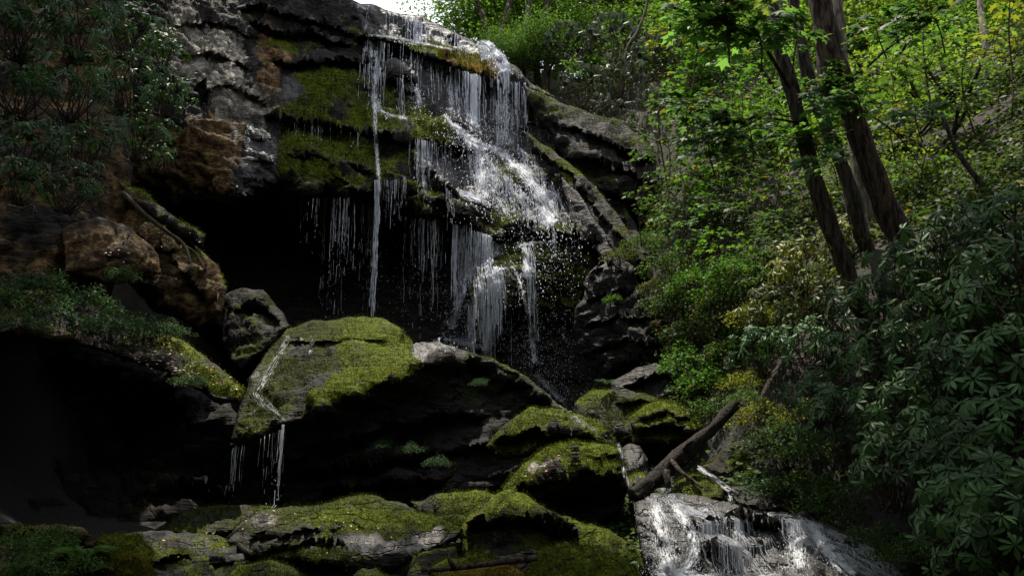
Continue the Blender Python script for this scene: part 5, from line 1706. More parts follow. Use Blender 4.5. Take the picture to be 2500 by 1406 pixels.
for a in [
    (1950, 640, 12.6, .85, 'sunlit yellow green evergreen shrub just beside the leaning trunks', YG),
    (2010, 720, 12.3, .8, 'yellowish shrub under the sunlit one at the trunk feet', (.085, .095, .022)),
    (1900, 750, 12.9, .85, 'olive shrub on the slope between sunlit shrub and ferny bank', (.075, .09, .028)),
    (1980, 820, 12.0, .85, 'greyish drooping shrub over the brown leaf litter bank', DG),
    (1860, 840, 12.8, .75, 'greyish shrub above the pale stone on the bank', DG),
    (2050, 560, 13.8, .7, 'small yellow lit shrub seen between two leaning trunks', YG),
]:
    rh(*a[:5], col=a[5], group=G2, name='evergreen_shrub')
G3 = 'rhododendron shrubs hanging over the shaded bank beside the cliff'
for a in [
    (60, 40, 11.0, 1.0, 'rhododendron filling the top corner over the shaded bank'),
    (190, 50, 12.2, 1.05, 'rhododendron next to the one filling the top corner'),
    (310, 60, 13.4, 1.0, 'rhododendron at the top edge near the pale cliff blocks'),
    (395, 110, 14.2, .8, 'rhododendron touching the pale lichened cliff blocks'),
    (50, 180, 11.4, 1.0, 'rhododendron with drooping pale whorl under the corner one'),
    (180, 190, 12.4, 1.05, 'rhododendron in the middle of the hanging shrub mass'),
    (310, 190, 13.6, 1.0, 'rhododendron with sunlit small leaves in front of the pale cliff blocks'),
    (410, 220, 14.6, .75, 'rhododendron tip reaching farthest across the ochre cliff'),
    (70, 330, 11.6, .95, 'rhododendron on the picture edge above the lowest drooping whorls'),
    (210, 330, 12.8, 1.0, 'rhododendron hanging in front of the brown cliff foot'),
    (340, 310, 14.0, .9, 'rhododendron hanging against the ochre patch of the cliff'),
    (385, 370, 14.6, .55, 'small rhododendron tip dangling under the ochre patch'),
    (50, 430, 11.2, .65, 'lowest rhododendron at the picture edge with a reddish twig'),
    (170, 440, 12.2, .75, 'lowest hanging rhododendron over the dark bank, clear whorls'),
]:
    rh(*a[:5], col=(DG if a[0] > 250 else DK), group=G3)
G4 = 'silvery drooping rhododendrons on the slope beside the falls lip'
for i, a in enumerate([
    (1390, 90, 26.5, 1.7, 'silvery rhododendron at the slope top, nearest the slim dark trees'),
    (1500, 70, 26.5, 1.8, 'silvery rhododendron at the top edge above the others of its slope'),
    (1420, 190, 24.6, 1.5, 'silvery rhododendron right above the dark blocky outcrop'),
    (1520, 180, 24.8, 1.6, 'silvery rhododendron in the middle of its slope'),
    (1600, 120, 25.5, 1.6, 'silvery rhododendron next to the layered maple saplings'),
    (1590, 250, 23.6, 1.4, 'silvery rhododendron over the end of the blocky outcrop'),
    (1480, 260, 23.6, 1.0, 'small silvery rhododendron sitting on the blocky outcrop'),
]):
    rh(*a[:5], col=(.075, .09, .06), group=G4, kind=RHD)


def sap(kind, name, px, py, Y, s, label, col, cat='sapling', group='broadleaf saplings on the slope', h=.7):
    if px > 1450:
        Y = min(Y, thit(px, py)[1] - .12 * s)
    p = at(px, py, Y)
    place(kind[int(RNG.integers(len(kind)))], name, label, cat, (p[0], p[1], p[2] - h * s), s, col, group, rz=RNG.normal(-.3, .7), tilt=(RNG.normal(0, .08), RNG.normal(0, .08)))


for a in [
    (1620, 330, 19.5, 1.35, 'maple sapling spreading beside the end of the blocky outcrop', GR),
    (1700, 270, 19.5, 1.5, 'maple sapling with layered sprays above the ones by the outcrop', GR),
    (1780, 210, 20, 1.5, 'maple sapling behind the bright overhanging branch', BR),
    (1720, 390, 18.2, 1.4, 'maple sapling in the deep shade mid slope', GR),
    (1830, 330, 18.2, 1.4, 'maple sapling against the thinnest leaning trunk', GR),
    (1625, 400, 20, 1.2, 'maple sapling rooted directly below the end of the blocky outcrop', GR), (1650, 290, 22, 1.3, 'maple sapling squeezed between outcrop and silvery shrubs', BR), (1740, 330, 20, 1.3, 'maple sapling in the thick of the layered saplings', GR), (1600, 470, 19, 1.0, 'low maple sapling beside the hanging roots', GR), (1760, 420, 18.5, 1.2, 'maple sapling in shade under the bright branch', GR), (1700, 480, 17.6, 1.1, 'maple sapling over the arching bright one', BR),
    (1650, 450, 17.6, 1.2, 'low maple sapling where roots hang over the dark hollow', GR),
    (1780, 470, 16.8, 1.25, 'dark maple sapling halfway down the slope', (.045, .08, .018)),
    (1880, 430, 16.5, 1.2, 'dark maple sapling at the thinnest trunk', (.045, .08, .018)),
    (1680, 545, 16.0, 1.05, 'bright maple sapling arching over the steep bank', BR),
    (1750, 610, 15.2, .95, 'brilliant green sapling catching the sun mid bank', (.085, .17, .018)),
    (1830, 560, 15.4, 1.1, 'loose green sapling above the olive shrubs', GR),
    (1560, 510, 17.4, .8, 'small sapling rooted on the ledge under the outcrop', GR),
    (1850, 650, 14.2, .9, 'fresh green sapling beside the sunlit yellow shrub', GR),
    (1690, 180, 23, 1.6, 'tall pale sapling at the edge of the silvery shrubs', BR),
    (1650, 80, 25, 1.7, 'yellow green sapling at the top edge over the silvery shrubs', YG),
    (1330, 110, 27, 1.2, 'small bright sapling standing beside the upper end of the falls', BR),
    (1385, 175, 24.2, .7, 'tiny bright sapling springing from rock beside the falls', BR),
]:
    sap(SPK, 'maple_sapling', *a)
for a in [
    (2260, 120, 15.5, 1.4, 'leafy horse chestnut sapling behind the biggest trunk', GR),
    (2370, 200, 15.5, 1.4, 'leafy sapling with hanging leaves near the slim pale trunk', GR),
    (2200, 210, 16.0, 1.3, 'sapling with long twig crossing the bright gap by the biggest trunk', GR),
    (2330, 330, 15.0, 1.2, 'shaded sapling in the gloom below the slim pale trunk', (.045, .075, .02)),
    (2460, 80, 16.5, 1.6, 'yellow green sapling in the top corner', YG),
    (2440, 250, 15.2, 1.3, 'dim sapling at the picture edge over the dark shrubs', (.05, .08, .02)),
    (2260, 430, 14.6, 1.1, 'lime coloured sapling lit from behind beside the biggest trunk', BR),
    (2180, 330, 15.2, .9, 'thin sapling just behind the biggest trunk', YG),
]:
    sap(SPK, 'broadleaf_sapling', *a, group='saplings behind the biggest leaning trunk')

HG = 'leafy herb clumps on the wet bank'
for a in [
    (1640, 640, 16.6, .85, 'herb clump at the head of the orange soil streak', GR),
    (1700, 690, 15.8, 1.0, 'bright herb clump below the brilliant sapling', BR),
    (1770, 730, 15.0, .9, 'dark green herb clump below the bright one', GR),
    (1640, 740, 16.4, .8, 'herb clump overhanging the folded shale', GR),
    (1700, 800, 15.6, .9, 'herb clump in shade between shale and pale stone', (.04, .075, .018)),
    (1790, 660, 14.8, .9, 'vivid herb clump beside the olive shrub', BR),
    (1680, 880, 15.2, .85, 'bright herb clump on top of the dark shale block', BR),
    (1735, 930, 14.6, .9, 'large bright herb clump hanging below the pale stone', BR),
    (1745, 1000, 14.0, .75, 'herb clump just above the fallen log', GR),
    (1790, 850, 14.6, .75, 'herb clump touching the pale stone', GR),
    (1520, 620, 18.0, .6, 'scrappy herb tuft on the orange soil streak', (.07, .09, .02)),
    (1575, 590, 17.8, .6, 'herb tuft at the end of the long sloping ledge', GR),
    (1600, 700, 17.2, .6, 'herb tuft beside the top of the folded shale', (.07, .09, .02)),
    (1500, 730, 17.6, .32, 'little plant growing out of the folded shale', BR),
    (1850, 1010, 12.6, .7, 'yellowish herb clump behind the fallen log tip', YG),
    (1910, 1060, 11.9, .7, 'herb clump between log tip and dark shrubs', GR),
    (1960, 1100, 11.4, .65, 'green herb clump in front of the black hollow', GR),
    (1880, 1190, 11.2, .6, 'herb clump at the end of the stepped green slab', TEAL),
    (1960, 1180, 11.0, .6, 'fresh herb clump over the cascade bank', GR),
    (2020, 1220, 10.6, .6, 'herb clump next to the fresh one, nearer the hollow', GR),
    (2080, 1260, 10.2, .5, 'dull herb clump over the end of the cascade', (.05, .06, .025)),
    (1812, 968, 12.0, .38, 'small herb clump covering the end of the fallen log', GR),
    (2150, 1310, 9.6, .5, 'herb clump by the last jets of the cascade', GR),
    (2210, 1350, 9.0, .45, 'lowest herb clump by the cascade', GR),
    (1960, 1010, 11.6, .5, 'amber herb clump on the golden mossy bank', YG),
    (1830, 930, 13.4, .6, 'olive herb clump on the brown litter bank', YG),
    (1640, 990, 14.6, .35, 'tiny herb tuft behind the golden mossy slab', GR),
    (1840, 770, 13.8, .7, 'olive herb clump under the olive shrub', YG),
]:
    sap(HB, 'herb_clump', *a, cat='herb', group=HG, h=.1)
G5 = 'herb clumps on the overhanging plant ledge'
for a in [
    (20, 730, 13.2, .8, 'teal herb clump at the picture edge of the plant ledge'),
    (110, 700, 13.7, .85, 'teal herb clump at the back of the plant ledge'),
    (150, 770, 13.2, .75, 'teal herb clump drooping over the front of the plant ledge'),
    (220, 740, 13.8, .8, 'teal herb clump in the middle of the plant ledge'),
    (260, 800, 13.2, .7, 'herb clump with light leaves above the brown lip of the ledge'),
    (340, 800, 13.8, .7, 'herb clump nearest the dead leaves on the ledge'),
    (410, 805, 14.0, .5, 'last herb clump towards the mossy tip of the ledge'),
    (300, 670, 14.8, .45, 'round leaved herb with pale flower heads behind the ledge'),
    (460, 930, 12.8, .35, 'little herb hanging beneath the mossy tip of the ledge'),
    (60, 790, 12.6, .55, 'fern like herb hanging from the ledge at the picture edge'),
]:
    sap(HB, 'herb_clump', *a, TEAL, cat='herb', group=G5, h=.1)
G6 = 'herbs on the earth bank in the bottom corner'
for a in [
    (30, 1340, 8.6, .5, 'herb patch on the picture edge of the earth bank'),
    (110, 1345, 8.6, .5, 'herb patch between fern and picture edge'),
    (140, 1310, 8.9, .35, 'small herb behind the fern on the earth bank'),
    (60, 1395, 8.0, .45, 'lowest herb patch in the bottom corner'),
    (195, 1385, 8.3, .35, 'herb patch against the lumpy mossy boulder'),
]:
    sap(HB, 'herb_clump', *a, GR, cat='herb', group=G6, h=.05)
G7 = 'sprigs in cracks of the tilted boulder'
for a in [
    (930, 1090, 14.2, .3, 'sprig with pointed leaves in the dark face of the tilted boulder'),
    (1000, 1100, 14.2, .35, 'trailing sprig in the middle of the dark boulder face'),
    (1070, 1130, 13.9, .32, 'trailing sprig lowest on the dark boulder face'),
    (1170, 935, 15.4, .25, 'pale sprig high on the dark boulder face'),
]:
    sap(HB, 'herb_clump', *a, TEAL, cat='herb', group=G7, h=.05)
p = at(195, 1345, 8.6)
place(FN[0], 'fern', 'green fern with arching fronds on the earth bank', 'fern', tuple(p - np.array([0, 0, .12])), .85, (.055, .12, .02))
p = at(1480, 940, 15.9)
place(FN[0], 'fern', 'small bluish fern at the foot of the falls', 'fern', tuple(p), .5, TEAL)

# ------------------------------------------------------------------ trees
CR = [crown_kind(s) for s in (41, 42, 43)]


def trunk_mesh(path, r0, r1, seed, sides=12, n=40, name='trunk', mat=None, rough=.22):
    P = smooth_path(path, n)
    P = P + 0.03 * np.stack([fbm(P * .9 + seed, 2, seed), fbm(P * .9 + 9 + seed, 2, seed), 0 * P[:, 0]], 1)
    bag = Bag()
    V, Q, T = tube(P, np.linspace(r0, r1, n), sides, seed, rough)
    bag.add(V, Q, T)
    return bag, P


def big_tree(name, label, line, Y, r0, r1, seed, mat=None, branches=(), sprays=(), group='leaning trunks on the bank'):
    """a leaning trunk traced up the picture, going on above the frame to its crown"""
    pts = [at(x, y, Y + dy) for x, y, dy in line]
    base = pts[-1].copy()
    root = empty(name, tuple(base), label, 'tree', group)
    bag, P = trunk_mesh([p - base for p in pts], r1, r0, seed, 14, 60)
    obj('trunk', bag.mesh('trunk', mat or M_BARK), root)
    for br in branches:
        bp = smooth_path([at(x, y, Y + dy) - base for x, y, dy in br[0]], 12)
        b2 = Bag()
        b2.add(*tube(bp, np.linspace(br[1], br[1] * .35, 12), 7, seed, .2))
        obj('branch', b2.mesh('branch', M_BARK), root)
    for x, y, dy, s, col in sprays:
        k = BIGSP[int(RNG.integers(2))]
        q = at(x, y, Y + dy) - base
        o = obj('foliage', k[0][1], root, tuple(q - np.array([0, 0, .5 * s])))
        o.scale = (s, s, s * .8)
        o.rotation_euler = (RNG.normal(0, .12), RNG.normal(0, .12), RNG.normal(0, .5))
        o.color = (*col, 1)
        tw = obj('twig', k[1][1], o)
    return root


BG = (.10, .20, .065)  # leaf green brightened to stand in for sky light on the leaves
MGc = (.060, .125, .036)
top = lambda x, y, d: (x, y, d)
big_tree('leaning_tree', 'thinnest and most tilted dark trunk of the leaning trees, big bright leaves at its top',
         [(1780, -420, .9), (1850, -120, .5), (1882, 0, .3), (1908, 130, .2), (1940, 260, .1), (1985, 420, 0), (2030, 560, 0), (2085, 700, 0), (2105, 760, 0)], 12.6, .125, .09, 71,
         branches=[([(1930, 220, .1), (1860, 110, -.5), (1760, 50, -1)], .035), ([(1950, 300, 0), (1860, 290, -.4), (1780, 330, -.6)], .022)],
         sprays=[(1770, 40, -1.0, 1.0, BG), (1850, 70, -.9, .95, BG), (1930, 90, -.7, .8, BG), (1700, 30, -.8, .8, BG), (1820, 20, -.6, .9, MGc), (1830, 300, -.5, .8, MGc), (1740, 340, -.5, .8, MGc), (1680, 250, -.3, .7, MGc)])
big_tree('leaning_tree', 'crooked middle trunk of the leaning trees, forking behind the leaf sprays',
         [(1900, -400, 1.2), (1925, -60, .8), (1945, 60, .7), (1972, 180, .6), (2005, 270, .5), (2035, 360, .4), (2068, 450, .4), (2095, 540, .3), (2130, 640, .3), (2150, 760, .3)], 13.2, .125, .09, 72,
         branches=[([(2020, 310, .4), (1985, 270, .2), (1925, 285, 0), (1890, 270, -.2)], .028), ([(2000, 0, 1), (2000, 130, .8), (2010, 260, .5), (2035, 350, .4)], .07)],
         sprays=[(1960, 215, -.2, .6, MGc), (2000, 330, -.8, .62, BG), (2060, 240, -1.0, .7, MGc), (1930, 330, -.6, .5, MGc)])
big_tree('leaning_tree', 'straight reddish thick trunk, the largest of the leaning trees',
         [(1900, -420, .8), (1968, -120, .3), (1998, 0, .1), (2032, 130, 0), (2073, 260, 0), (2120, 390, 0), (2168, 510, 0), (2212, 620, 0), (2262, 760, 0)], 12.4, .185, .14, 73, mat=bark_material('reddish_bark', (.010, .007, .005), (.105, .070, .050)),
         branches=[([(2080, 200, 0), (2180, 110, .5), (2280, 50, 1)], .026), ([(2090, 260, 0), (2190, 330, .4), (2260, 430, .5)], .018)],
         sprays=[(2075, 190, -.8, .55, MGc), (2095, 260, -.9, .65, BG), (2035, 385, -1.0, .55, BG), (2150, 60, .2, .8, MGc), (2290, 40, .7, .9, MGc), (2240, 270, .4, .7, MGc)])
big_tree('leaning_tree', 'pale flaky trunk behind the largest leaning tree',
         [(2010, -300, 2), (2040, 0, 1.6), (2062, 200, 1.4), (2085, 340, 1.2), (2105, 440, 1.1), (2128, 560, 1), (2150, 700, 1)], 13.6, .15, .10, 74, mat=M_PALEBARK)
p0 = at(2400, 420, 16.5)
big_tree('slim_tree', 'slim pale trunk standing in the bright thicket near the top corner', [(2380, -300, 1.5), (2392, -20, .8), (2400, 70, .5), (2412, 150, .3), (2425, 300, 0), (2430, 420, 0)], 17.5, .085, .06, 75, mat=M_PALEBARK, group='slim trunks in the thicket')
big_tree('slim_tree', 'thin dark forked trunk slanting down behind the dark shrubs', [(2300, 280, .6), (2340, 370, .3), (2380, 430, .1), (2425, 490, 0), (2460, 540, 0)], 12.5, .05, .03, 76, group='slim trunks in the thicket')
for (lab, ln, Y, r) in [
    ('dark slender trunk nearest the falls lip against the sky', [(1140, -200, 2), (1160, -30, 1), (1185, 60, .4), (1205, 130, 0), (1215, 190, 0)], 29, .15),
    ('twin dark trunk next to the one nearest the falls lip', [(1270, -200, 1.5), (1250, -20, .8), (1225, 70, .3), (1218, 150, 0), (1222, 210, 0)], 28.6, .14),
    ('dark trunk standing third from the falls lip', [(1295, -200, 1.5), (1290, 0, .8), (1282, 90, .3), (1275, 170, 0), (1280, 230, 0)], 28, .16),
    ('crooked dark trunk fourth from the falls lip', [(1390, -200, 2), (1350, -30, 1), (1320, 60, .5), (1312, 150, 0), (1318, 230, 0)], 28.4, .13),
    ('grey trunk behind the silvery rhododendrons', [(1445, -220, 2), (1452, -20, 1), (1458, 80, 0), (1462, 200, 0)], 31, .2),
    ('thin dark sapling trunk arching over the silvery rhododendrons', [(1590, -150, 1), (1580, 0, .5), (1560, 70, .2), (1530, 130, 0), (1520, 230, 0)], 25, .06),
]:
    big_tree('slender_tree', lab, ln, Y, r, r * .7, int(abs(ln[0][0])), group='slender trunks at the head of the falls')


def far_tree(px, py, Y, s, label, col, h=None, group='forest trees on the hill', crowns=2, seed=0):
    rng = np.random.default_rng(seed + int(px) + int(Y * 7))
    c = at(px, py, Y)
    g = float(_tev(c[0], c[1]))
    base = np.array([c[0] + rng.normal(0, .5), c[1] + rng.normal(0, .5), g - .3])
    root = empty('forest_tree', tuple(base), label, 'tree', group)
    hh = max(c[2] - g, 1.5)
    bag, P = trunk_mesh([(0, 0, 0), (rng.normal(0, .3), rng.normal(0, .3), hh * .5), tuple(c - base + np.array([0, 0, .8]))], .20, .07, seed, 8, 16)
    for b in range(5):
        a = rng.uniform(0, 6.28)
        st = P[int(rng.integers(8, 15))]
        bag.add(*tube(smooth_path([st, st + np.array([math.cos(a), math.sin(a), .5]) * s * .9, st + np.array([math.cos(a) * 2, math.sin(a) * 2, 1.4]) * s * .8], 8), np.linspace(.07, .02, 8), 5))
    obj('trunk', bag.mesh('trunk', M_BARK), root)
    for k in range(crowns):
        fm, _ = CR[int(rng.integers(3))]
        o = obj('crown', fm, root, tuple(c - base + rng.normal(0, .8, 3) * s * np.array([1, 1, .7]) * (k > 0)))
        ss = s * rng.uniform(.85, 1.15)
        o.scale = (ss, ss, ss * rng.uniform(.85, 1.1))
        o.rotation_euler = (rng.normal(0, .15), rng.normal(0, .15), rng.uniform(0, 6.28))
        o.color = (*col, 1)
    return root


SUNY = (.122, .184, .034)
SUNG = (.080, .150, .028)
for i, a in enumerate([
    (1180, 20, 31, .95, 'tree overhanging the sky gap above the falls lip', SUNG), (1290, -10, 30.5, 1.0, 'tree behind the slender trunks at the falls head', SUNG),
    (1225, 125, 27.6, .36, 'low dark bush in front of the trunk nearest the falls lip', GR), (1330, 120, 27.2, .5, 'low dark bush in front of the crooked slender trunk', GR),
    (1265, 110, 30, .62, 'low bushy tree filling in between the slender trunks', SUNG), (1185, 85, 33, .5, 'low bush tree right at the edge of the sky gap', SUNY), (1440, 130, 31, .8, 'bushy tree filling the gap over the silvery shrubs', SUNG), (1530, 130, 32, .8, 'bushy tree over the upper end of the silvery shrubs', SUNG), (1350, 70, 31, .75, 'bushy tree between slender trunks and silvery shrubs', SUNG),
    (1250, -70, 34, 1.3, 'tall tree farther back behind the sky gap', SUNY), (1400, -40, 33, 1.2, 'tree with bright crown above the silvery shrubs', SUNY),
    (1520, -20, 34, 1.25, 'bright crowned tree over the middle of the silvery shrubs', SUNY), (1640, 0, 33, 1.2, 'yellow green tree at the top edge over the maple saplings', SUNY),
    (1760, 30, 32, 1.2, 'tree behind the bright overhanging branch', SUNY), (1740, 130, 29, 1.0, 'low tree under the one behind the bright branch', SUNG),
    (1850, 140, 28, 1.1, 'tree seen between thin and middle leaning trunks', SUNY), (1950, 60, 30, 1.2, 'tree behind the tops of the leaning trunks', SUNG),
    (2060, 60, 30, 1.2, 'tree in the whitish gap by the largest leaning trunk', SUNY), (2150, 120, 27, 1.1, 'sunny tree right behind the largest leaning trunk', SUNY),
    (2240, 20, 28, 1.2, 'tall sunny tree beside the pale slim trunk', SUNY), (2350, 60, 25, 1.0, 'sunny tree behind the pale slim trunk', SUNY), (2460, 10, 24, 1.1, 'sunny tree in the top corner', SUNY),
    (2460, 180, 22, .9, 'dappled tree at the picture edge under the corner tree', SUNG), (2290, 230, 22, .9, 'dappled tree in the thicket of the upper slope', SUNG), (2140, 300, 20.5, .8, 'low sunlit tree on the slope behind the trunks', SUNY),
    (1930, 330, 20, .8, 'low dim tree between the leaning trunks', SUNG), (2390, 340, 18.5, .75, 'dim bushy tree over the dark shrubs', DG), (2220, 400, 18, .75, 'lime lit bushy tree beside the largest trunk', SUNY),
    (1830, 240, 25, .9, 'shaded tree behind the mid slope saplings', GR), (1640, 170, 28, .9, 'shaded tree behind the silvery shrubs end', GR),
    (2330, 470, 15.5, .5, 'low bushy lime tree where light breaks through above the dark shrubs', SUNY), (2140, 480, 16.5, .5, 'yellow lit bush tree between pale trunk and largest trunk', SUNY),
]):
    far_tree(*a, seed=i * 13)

# ------------------------------------------------------------------ logs, sticks, stones, leaves
p = [at(1545, 1208, 11.6), at(1600, 1168, 11.75), at(1665, 1105, 11.95), at(1735, 1050, 12.2), at(1800, 985, 12.5)]
root = empty('fallen_log', tuple(p[0]), 'dark fallen log with a stub lying across the stream pool', 'log')
b_ = Bag()
b_.add(*tube(smooth_path([q - p[0] for q in p], 40), np.linspace(.105, .075, 40), 16, 81, .42))
obj('trunk', b_.mesh('trunk', bark_material('wet_log', (.007, .0055, .005), (.042, .031, .025), 12)), root)
for ln, r in (([(1640, 1125, 11.8), (1660, 1150, 11.6), (1690, 1172, 11.5), (1715, 1190, 11.4)], .035), ([(1668, 1100, 11.9), (1680, 1085, 11.7), (1692, 1075, 11.6)], .04), ([(1625, 1150, 11.7), (1630, 1180, 11.6), (1628, 1195, 11.6)], .05)):
    b_ = Bag()
    b_.add(*tube(smooth_path([at(*q) - p[0] for q in ln], 12), np.linspace(r, r * .4, 12), 8, 82, .3))
    obj('branch_stub', b_.mesh('branch_stub', M_BARK), root)


def stick(name, label, ln, r0, r1, mat, cat='stick', forks=()):
    P = [at(*q) for q in ln]
    b = Bag()
    b.add(*tube(smooth_path(P, 24) - P[0], np.linspace(r0, r1, 24), 7, int(ln[0][0]), .25))
    for f in forks:
        b.add(*tube(smooth_path([at(*q) for q in f], 8) - P[0], np.linspace(r1, r1 * .4, 8), 5))
    o = obj(name, b.mesh(name, mat), None, tuple(P[0]))
    return tag(o, label, cat)


stick('dead_branch', 'dead branch lying between the two mossy stones at the bottom edge', [(1030, 1392, 8.7), (1120, 1386, 8.55), (1220, 1372, 8.6), (1310, 1362, 8.7)], .02, .032, M_BARK, 'branch', [[(1110, 1386, 8.55), (1100, 1372, 8.5), (1094, 1362, 8.5)]])
stick('driftwood_stick', 'small pale stick on the wet end of the broad flat boulder', [(556, 1312, 10.6), (575, 1295, 10.6), (592, 1278, 10.7)], .014, .008, M_PALEBARK)
stick('reddish_twig', 'reddish bare twig hanging under the shrubs over the dark bank', [(20, 500, 10.6), (55, 508, 10.6), (80, 500, 10.6), (90, 520, 10.6)], .008, .005, M_PALEBARK, 'twig', [[(78, 500, 10.6), (66, 516, 10.6)], [(84, 505, 10.6), (80, 530, 10.6)]])
stick('mossy_root', 'knotted root creeping down the brown rock under the cliff', [(300, 470, 16.6), (350, 520, 16.5), (400, 560, 16.5), (450, 600, 16.6), (470, 660, 16.4)], .05, .03, M_TWIG, 'root', [[(450, 600, 16.6), (480, 620, 16.6), (500, 660, 16.5)]])
stick('hanging_roots', 'thin bare roots hanging below the saplings over the dark hollow', [(1580, 400, 20), (1572, 440, 20), (1570, 480, 20), (1565, 500, 20)], .02, .006, M_TWIG, 'roots', [[(1580, 400, 20), (1600, 440, 20), (1610, 480, 20)], [(1580, 400, 20), (1590, 450, 20), (1588, 490, 20)], [(1580, 400, 20), (1555, 440, 20), (1548, 480, 20)]])
stick('bare_twig', 'forked pale bare twig poking out of the dark rhododendrons', [(2395, 700, 8.2), (2430, 740, 8.2), (2470, 780, 8.2)], .008, .005, M_PALEBARK, 'twig', [[(2400, 705, 8.2), (2385, 760, 8.2)], [(2440, 750, 8.2), (2480, 752, 8.2)]])

rock('pale_stone', 'small pale stone standing among the bright bank herbs', 'stone', [(1762, 900, 14.2), (1768, 872, 14.2), (1780, 866, 14.2), (1785, 888, 14.1), (1778, 905, 14.1)], step=2, rw=8, bulge=.06, thick=.15, namp=.01, base=(0, 0, 1, .1, .3), upmoss=0, wob=1, seed=50)
for i, (x, y, w, h) in enumerate([(1402, 1128, 18, 9), (1405, 1118, 14, 7), (1404, 1109, 15, 6), (1406, 1101, 10, 6), (1403, 1094, 12, 6)]):
    rock('stacked_stone', ['lowest and widest flat stone of the little cairn', 'second stone from the bottom of the little cairn', 'third stone of the little cairn', 'narrow fourth stone of the little cairn', 'top stone of the little cairn'][i], 'stone',
         [(x - w, y, 11.72), (x - w * .8, y - h * .8, 11.74), (x, y - h, 11.75), (x + w * .85, y - h * .7, 11.74), (x + w, y, 11.72), (x, y + 1, 11.7)], step=1.5, rw=5, bulge=.03, thick=.12, namp=.006, base=(0, .1, .05, .3, .3), upmoss=0, wob=.6, seed=51 + i, group='stones of the little cairn')

# loose dead leaves
rngl = np.random.default_rng(77)
LP, LC = [], []


def litter(poly, n, cols, sz):
    poly = np.array(poly, float)
    x = rngl.uniform(poly[:, 0].min(), poly[:, 0].max(), n * 4)
    y = rngl.uniform(poly[:, 1].min(), poly[:, 1].max(), n * 4)
    d, _, _ = poly_d(x, y, poly)
    k = np.nonzero(d > 0)[0][:n]
    Y = zget(ZALL, x[k], y[k])
    ok = Y < 100
    P = at(x[k][ok], y[k][ok], Y[ok] - .03)
    for q in P:
        LP.append((q, rngl.uniform(.6, 1.2) * sz))
        LC.append(np.array(cols[int(rngl.integers(len(cols)))]) * rngl.uniform(.6, 1.2))


PINK = [(.30, .17, .13), (.22, .12, .07), (.12, .07, .05), (.38, .26, .2)]
ORG = [(.55, .16, .03), (.6, .3, .08), (.45, .25, .12), (.5, .4, .3)]
litter([(290, 800), (400, 820), (480, 900), (500, 960), (400, 920), (310, 870)], 260, PINK, .06)
litter([(560, 1245), (800, 1240), (800, 1262), (600, 1290)], 60, PINK, .04)
litter([(600, 1240), (1100, 1250), (1080, 1330), (800, 1350), (560, 1330)], 46, ORG, .035)
litter([(1250, 1120), (1420, 1100), (1430, 1140), (1270, 1190)], 39, ORG, .04)
litter([(1180, 1200), (1290, 1200), (1300, 1240), (1170, 1260)], 14, ORG, .03)
litter([(1050, 1380), (1550, 1350), (1550, 1406), (1050, 1406)], 39, ORG, .025)
litter([(500, 870), (580, 920), (590, 970), (500, 930)], 25, ORG, .05)
litter([(820, 790), (960, 800), (900, 960), (780, 1000)], 10, [(.6, .55, .5), (.5, .4, .3)], .04)
litter([(340, 560), (480, 570), (540, 690), (440, 700)], 120, PINK, .05)
litter([(230, 540), (380, 590), (370, 650), (260, 640)], 100, PINK, .05)
litter([(380, 1280), (560, 1300), (560, 1400), (380, 1400)], 25, ORG, .04)
n_ = len(LP)
P_ = np.array([q for q, _ in LP]); S_ = np.array([s for _, s in LP]); C_2 = np.concatenate([np.array(LC), np.ones((n_, 1))], 1)
f_ = rngl.normal(0, 1, (n_, 3)); f_[:, 2] *= .3
lm = leaves('oval', P_, f_, np.array([0, -.4, 1.0]) + rngl.normal(0, .4, (n_, 3)), S_, rngl, 'dead_leaves', M_LITTER)
a_ = lm.attributes.new('tint', 'FLOAT_COLOR', 'POINT')
a_.data.foreach_set('color', np.ascontiguousarray(np.repeat(C_2, 4, 0), np.float32).ravel())
o = obj('dead_leaves', lm)
tag(o, 'scattered dead orange and pinkish brown leaves on the rocks', 'leaves', kind='stuff')

# ground cover on the open slope between the plants: small leaves and litter, too many to count
rg = np.random.default_rng(91)
ax_, ay_ = np.meshgrid(np.arange(1.2, 17.5, .2), np.arange(8.5, 34, .2))
az_ = tz(ax_, ay_)
gyy, gxx = np.gradient(az_, .2)
wgt = np.sqrt(1 + gxx ** 2 + gyy ** 2)
qx, qy = proj(np.stack([ax_, ay_, az_], -1))
vis = (qx > 1300) & (qx < 2620) & (qy > -60) & (qy < 1420)
den = fbm(np.stack([ax_ * .7, ay_ * .7, az_ * .7], -1), 3, 92)
wgt = wgt * vis * np.clip(den * 1.9 + .5, .03, 1.3) / (ay_ / 14) ** .7
n1 = 70000
ci = rg.choice(wgt.size, n1, p=(wgt / wgt.sum()).ravel())
px_ = ax_.ravel()[ci] + rg.uniform(-.1, .1, n1)
py_ = ay_.ravel()[ci] + rg.uniform(-.1, .1, n1)
nn = unit(np.stack([-gxx.ravel()[ci], -gyy.ravel()[ci], np.ones(n1)], 1))
pp = np.stack([px_, py_, tz(px_, py_)], 1) + nn * rg.uniform(0.02, .38, n1)[:, None] ** 1.3
ff = rg.normal(0, 1, (n1, 3)); ff[:, 2] = ff[:, 2] * .4 - .2
gm = leaves('oval', pp, ff, np.array([0, 0, .7]) + nn * .6 + rg.normal(0, .4, (n1, 3)), rg.uniform(.06, .15, n1), rg, 'undergrowth', M_HERB)
o = obj('undergrowth', gm)
o.color = (.050, .082, .026, 1)
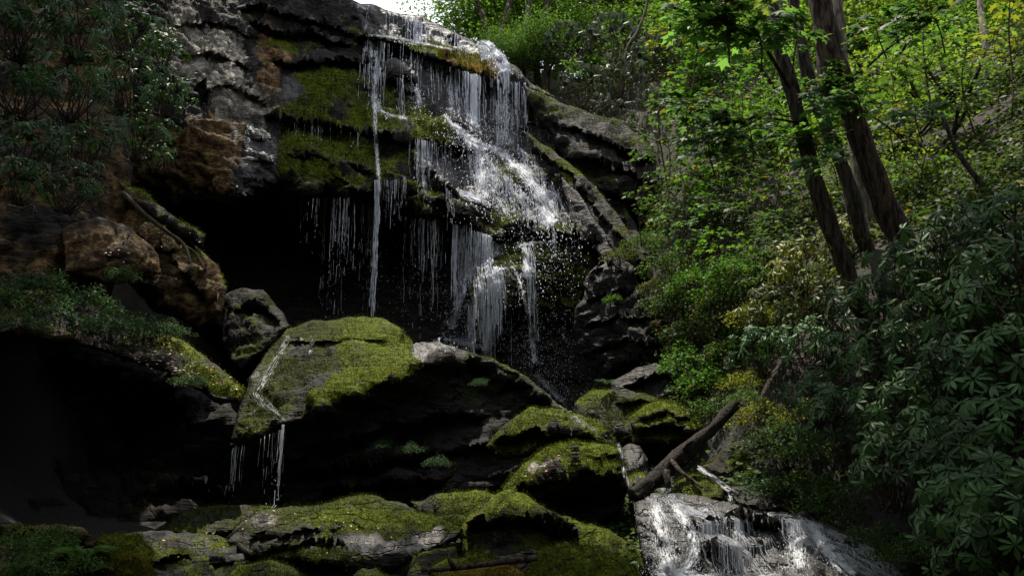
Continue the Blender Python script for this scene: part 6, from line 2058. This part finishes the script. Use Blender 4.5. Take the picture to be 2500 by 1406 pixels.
tag(o, 'low leafy undergrowth covering the steep slope', 'undergrowth', kind='stuff')

# ------------------------------------------------------------------ unseen trees added overhead and behind to cast shade and block skylight
def shade_tree(x, y, z, s, k, bx=None, by=None, col=GR):
    bx, by = (x if bx is None else bx), (y if by is None else by)
    g = float(_tev(bx, by))
    root = empty('shade_tree', (bx, by, g), 'unseen tree added to shade the ravine', 'tree', 'unseen trees added for shade')
    top = np.array([x - bx, y - by, z - g])
    b = Bag()
    b.add(*tube(smooth_path([(0, 0, -.3), top * np.array([.12, .12, .55]), top * np.array([.5, .5, .88]), top], 18), np.linspace(.24, .07, 18), 8, k, .2))
    obj('trunk', b.mesh('trunk', M_BARK), root)
    for j in range(2):
        o = obj('crown', CR[(k + j) % 3][0], root, tuple(top + np.array([RNG.normal(0, .6) * j, RNG.normal(0, .6) * j, 0])))
        o.scale = (s, s, s * .9)
        o.rotation_euler = (0, 0, RNG.uniform(0, 6.28))
        o.color = (*col, 1)
    return root


SHADE = [(-9, -3, 6, 1.6), (-5, -6, 7, 1.7), (0, -8, 7.5, 1.8), (5, -6, 7, 1.7), (9, -2, 7, 1.6), (-3, -12, 12, 2), (4, -12, 12, 2), (-10, 4, 9, 1.5), (10, 4, 10, 1.5), (-7, 0, 12, 1.6), (7, 0, 12, 1.6),
         (0, -3, 12, 1.6), (-4, 3, 13, 1.4), (4, 4, 13.5, 1.3), (-8, 9, 13, 1.3, -10, 5), (9, 9, 14, 1.3, 12, 5)]
SHADE += [(-10, 15, 16.5, 1.15, -17, 13), (-11, 20, 19, 1.3, -19, 19), (-3.4, 11.6, 15.2, .9, -12, 3), (-2.2, 13.4, 15.4, .95, 9, -1), (4.6, 11.2, 14.4, .9, 14, 7), (6.4, 11, 15.2, 1, 15, 6), (2.4, 10.9, 14.6, .55, 13, 4), (-6.4, 13.8, 15.3, .85, -15, 9), (-6.8, 25.3, 21, 1, -17, 27)]
for k_, q_ in enumerate(SHADE):
    shade_tree(*q_[:4], k_, *q_[4:])
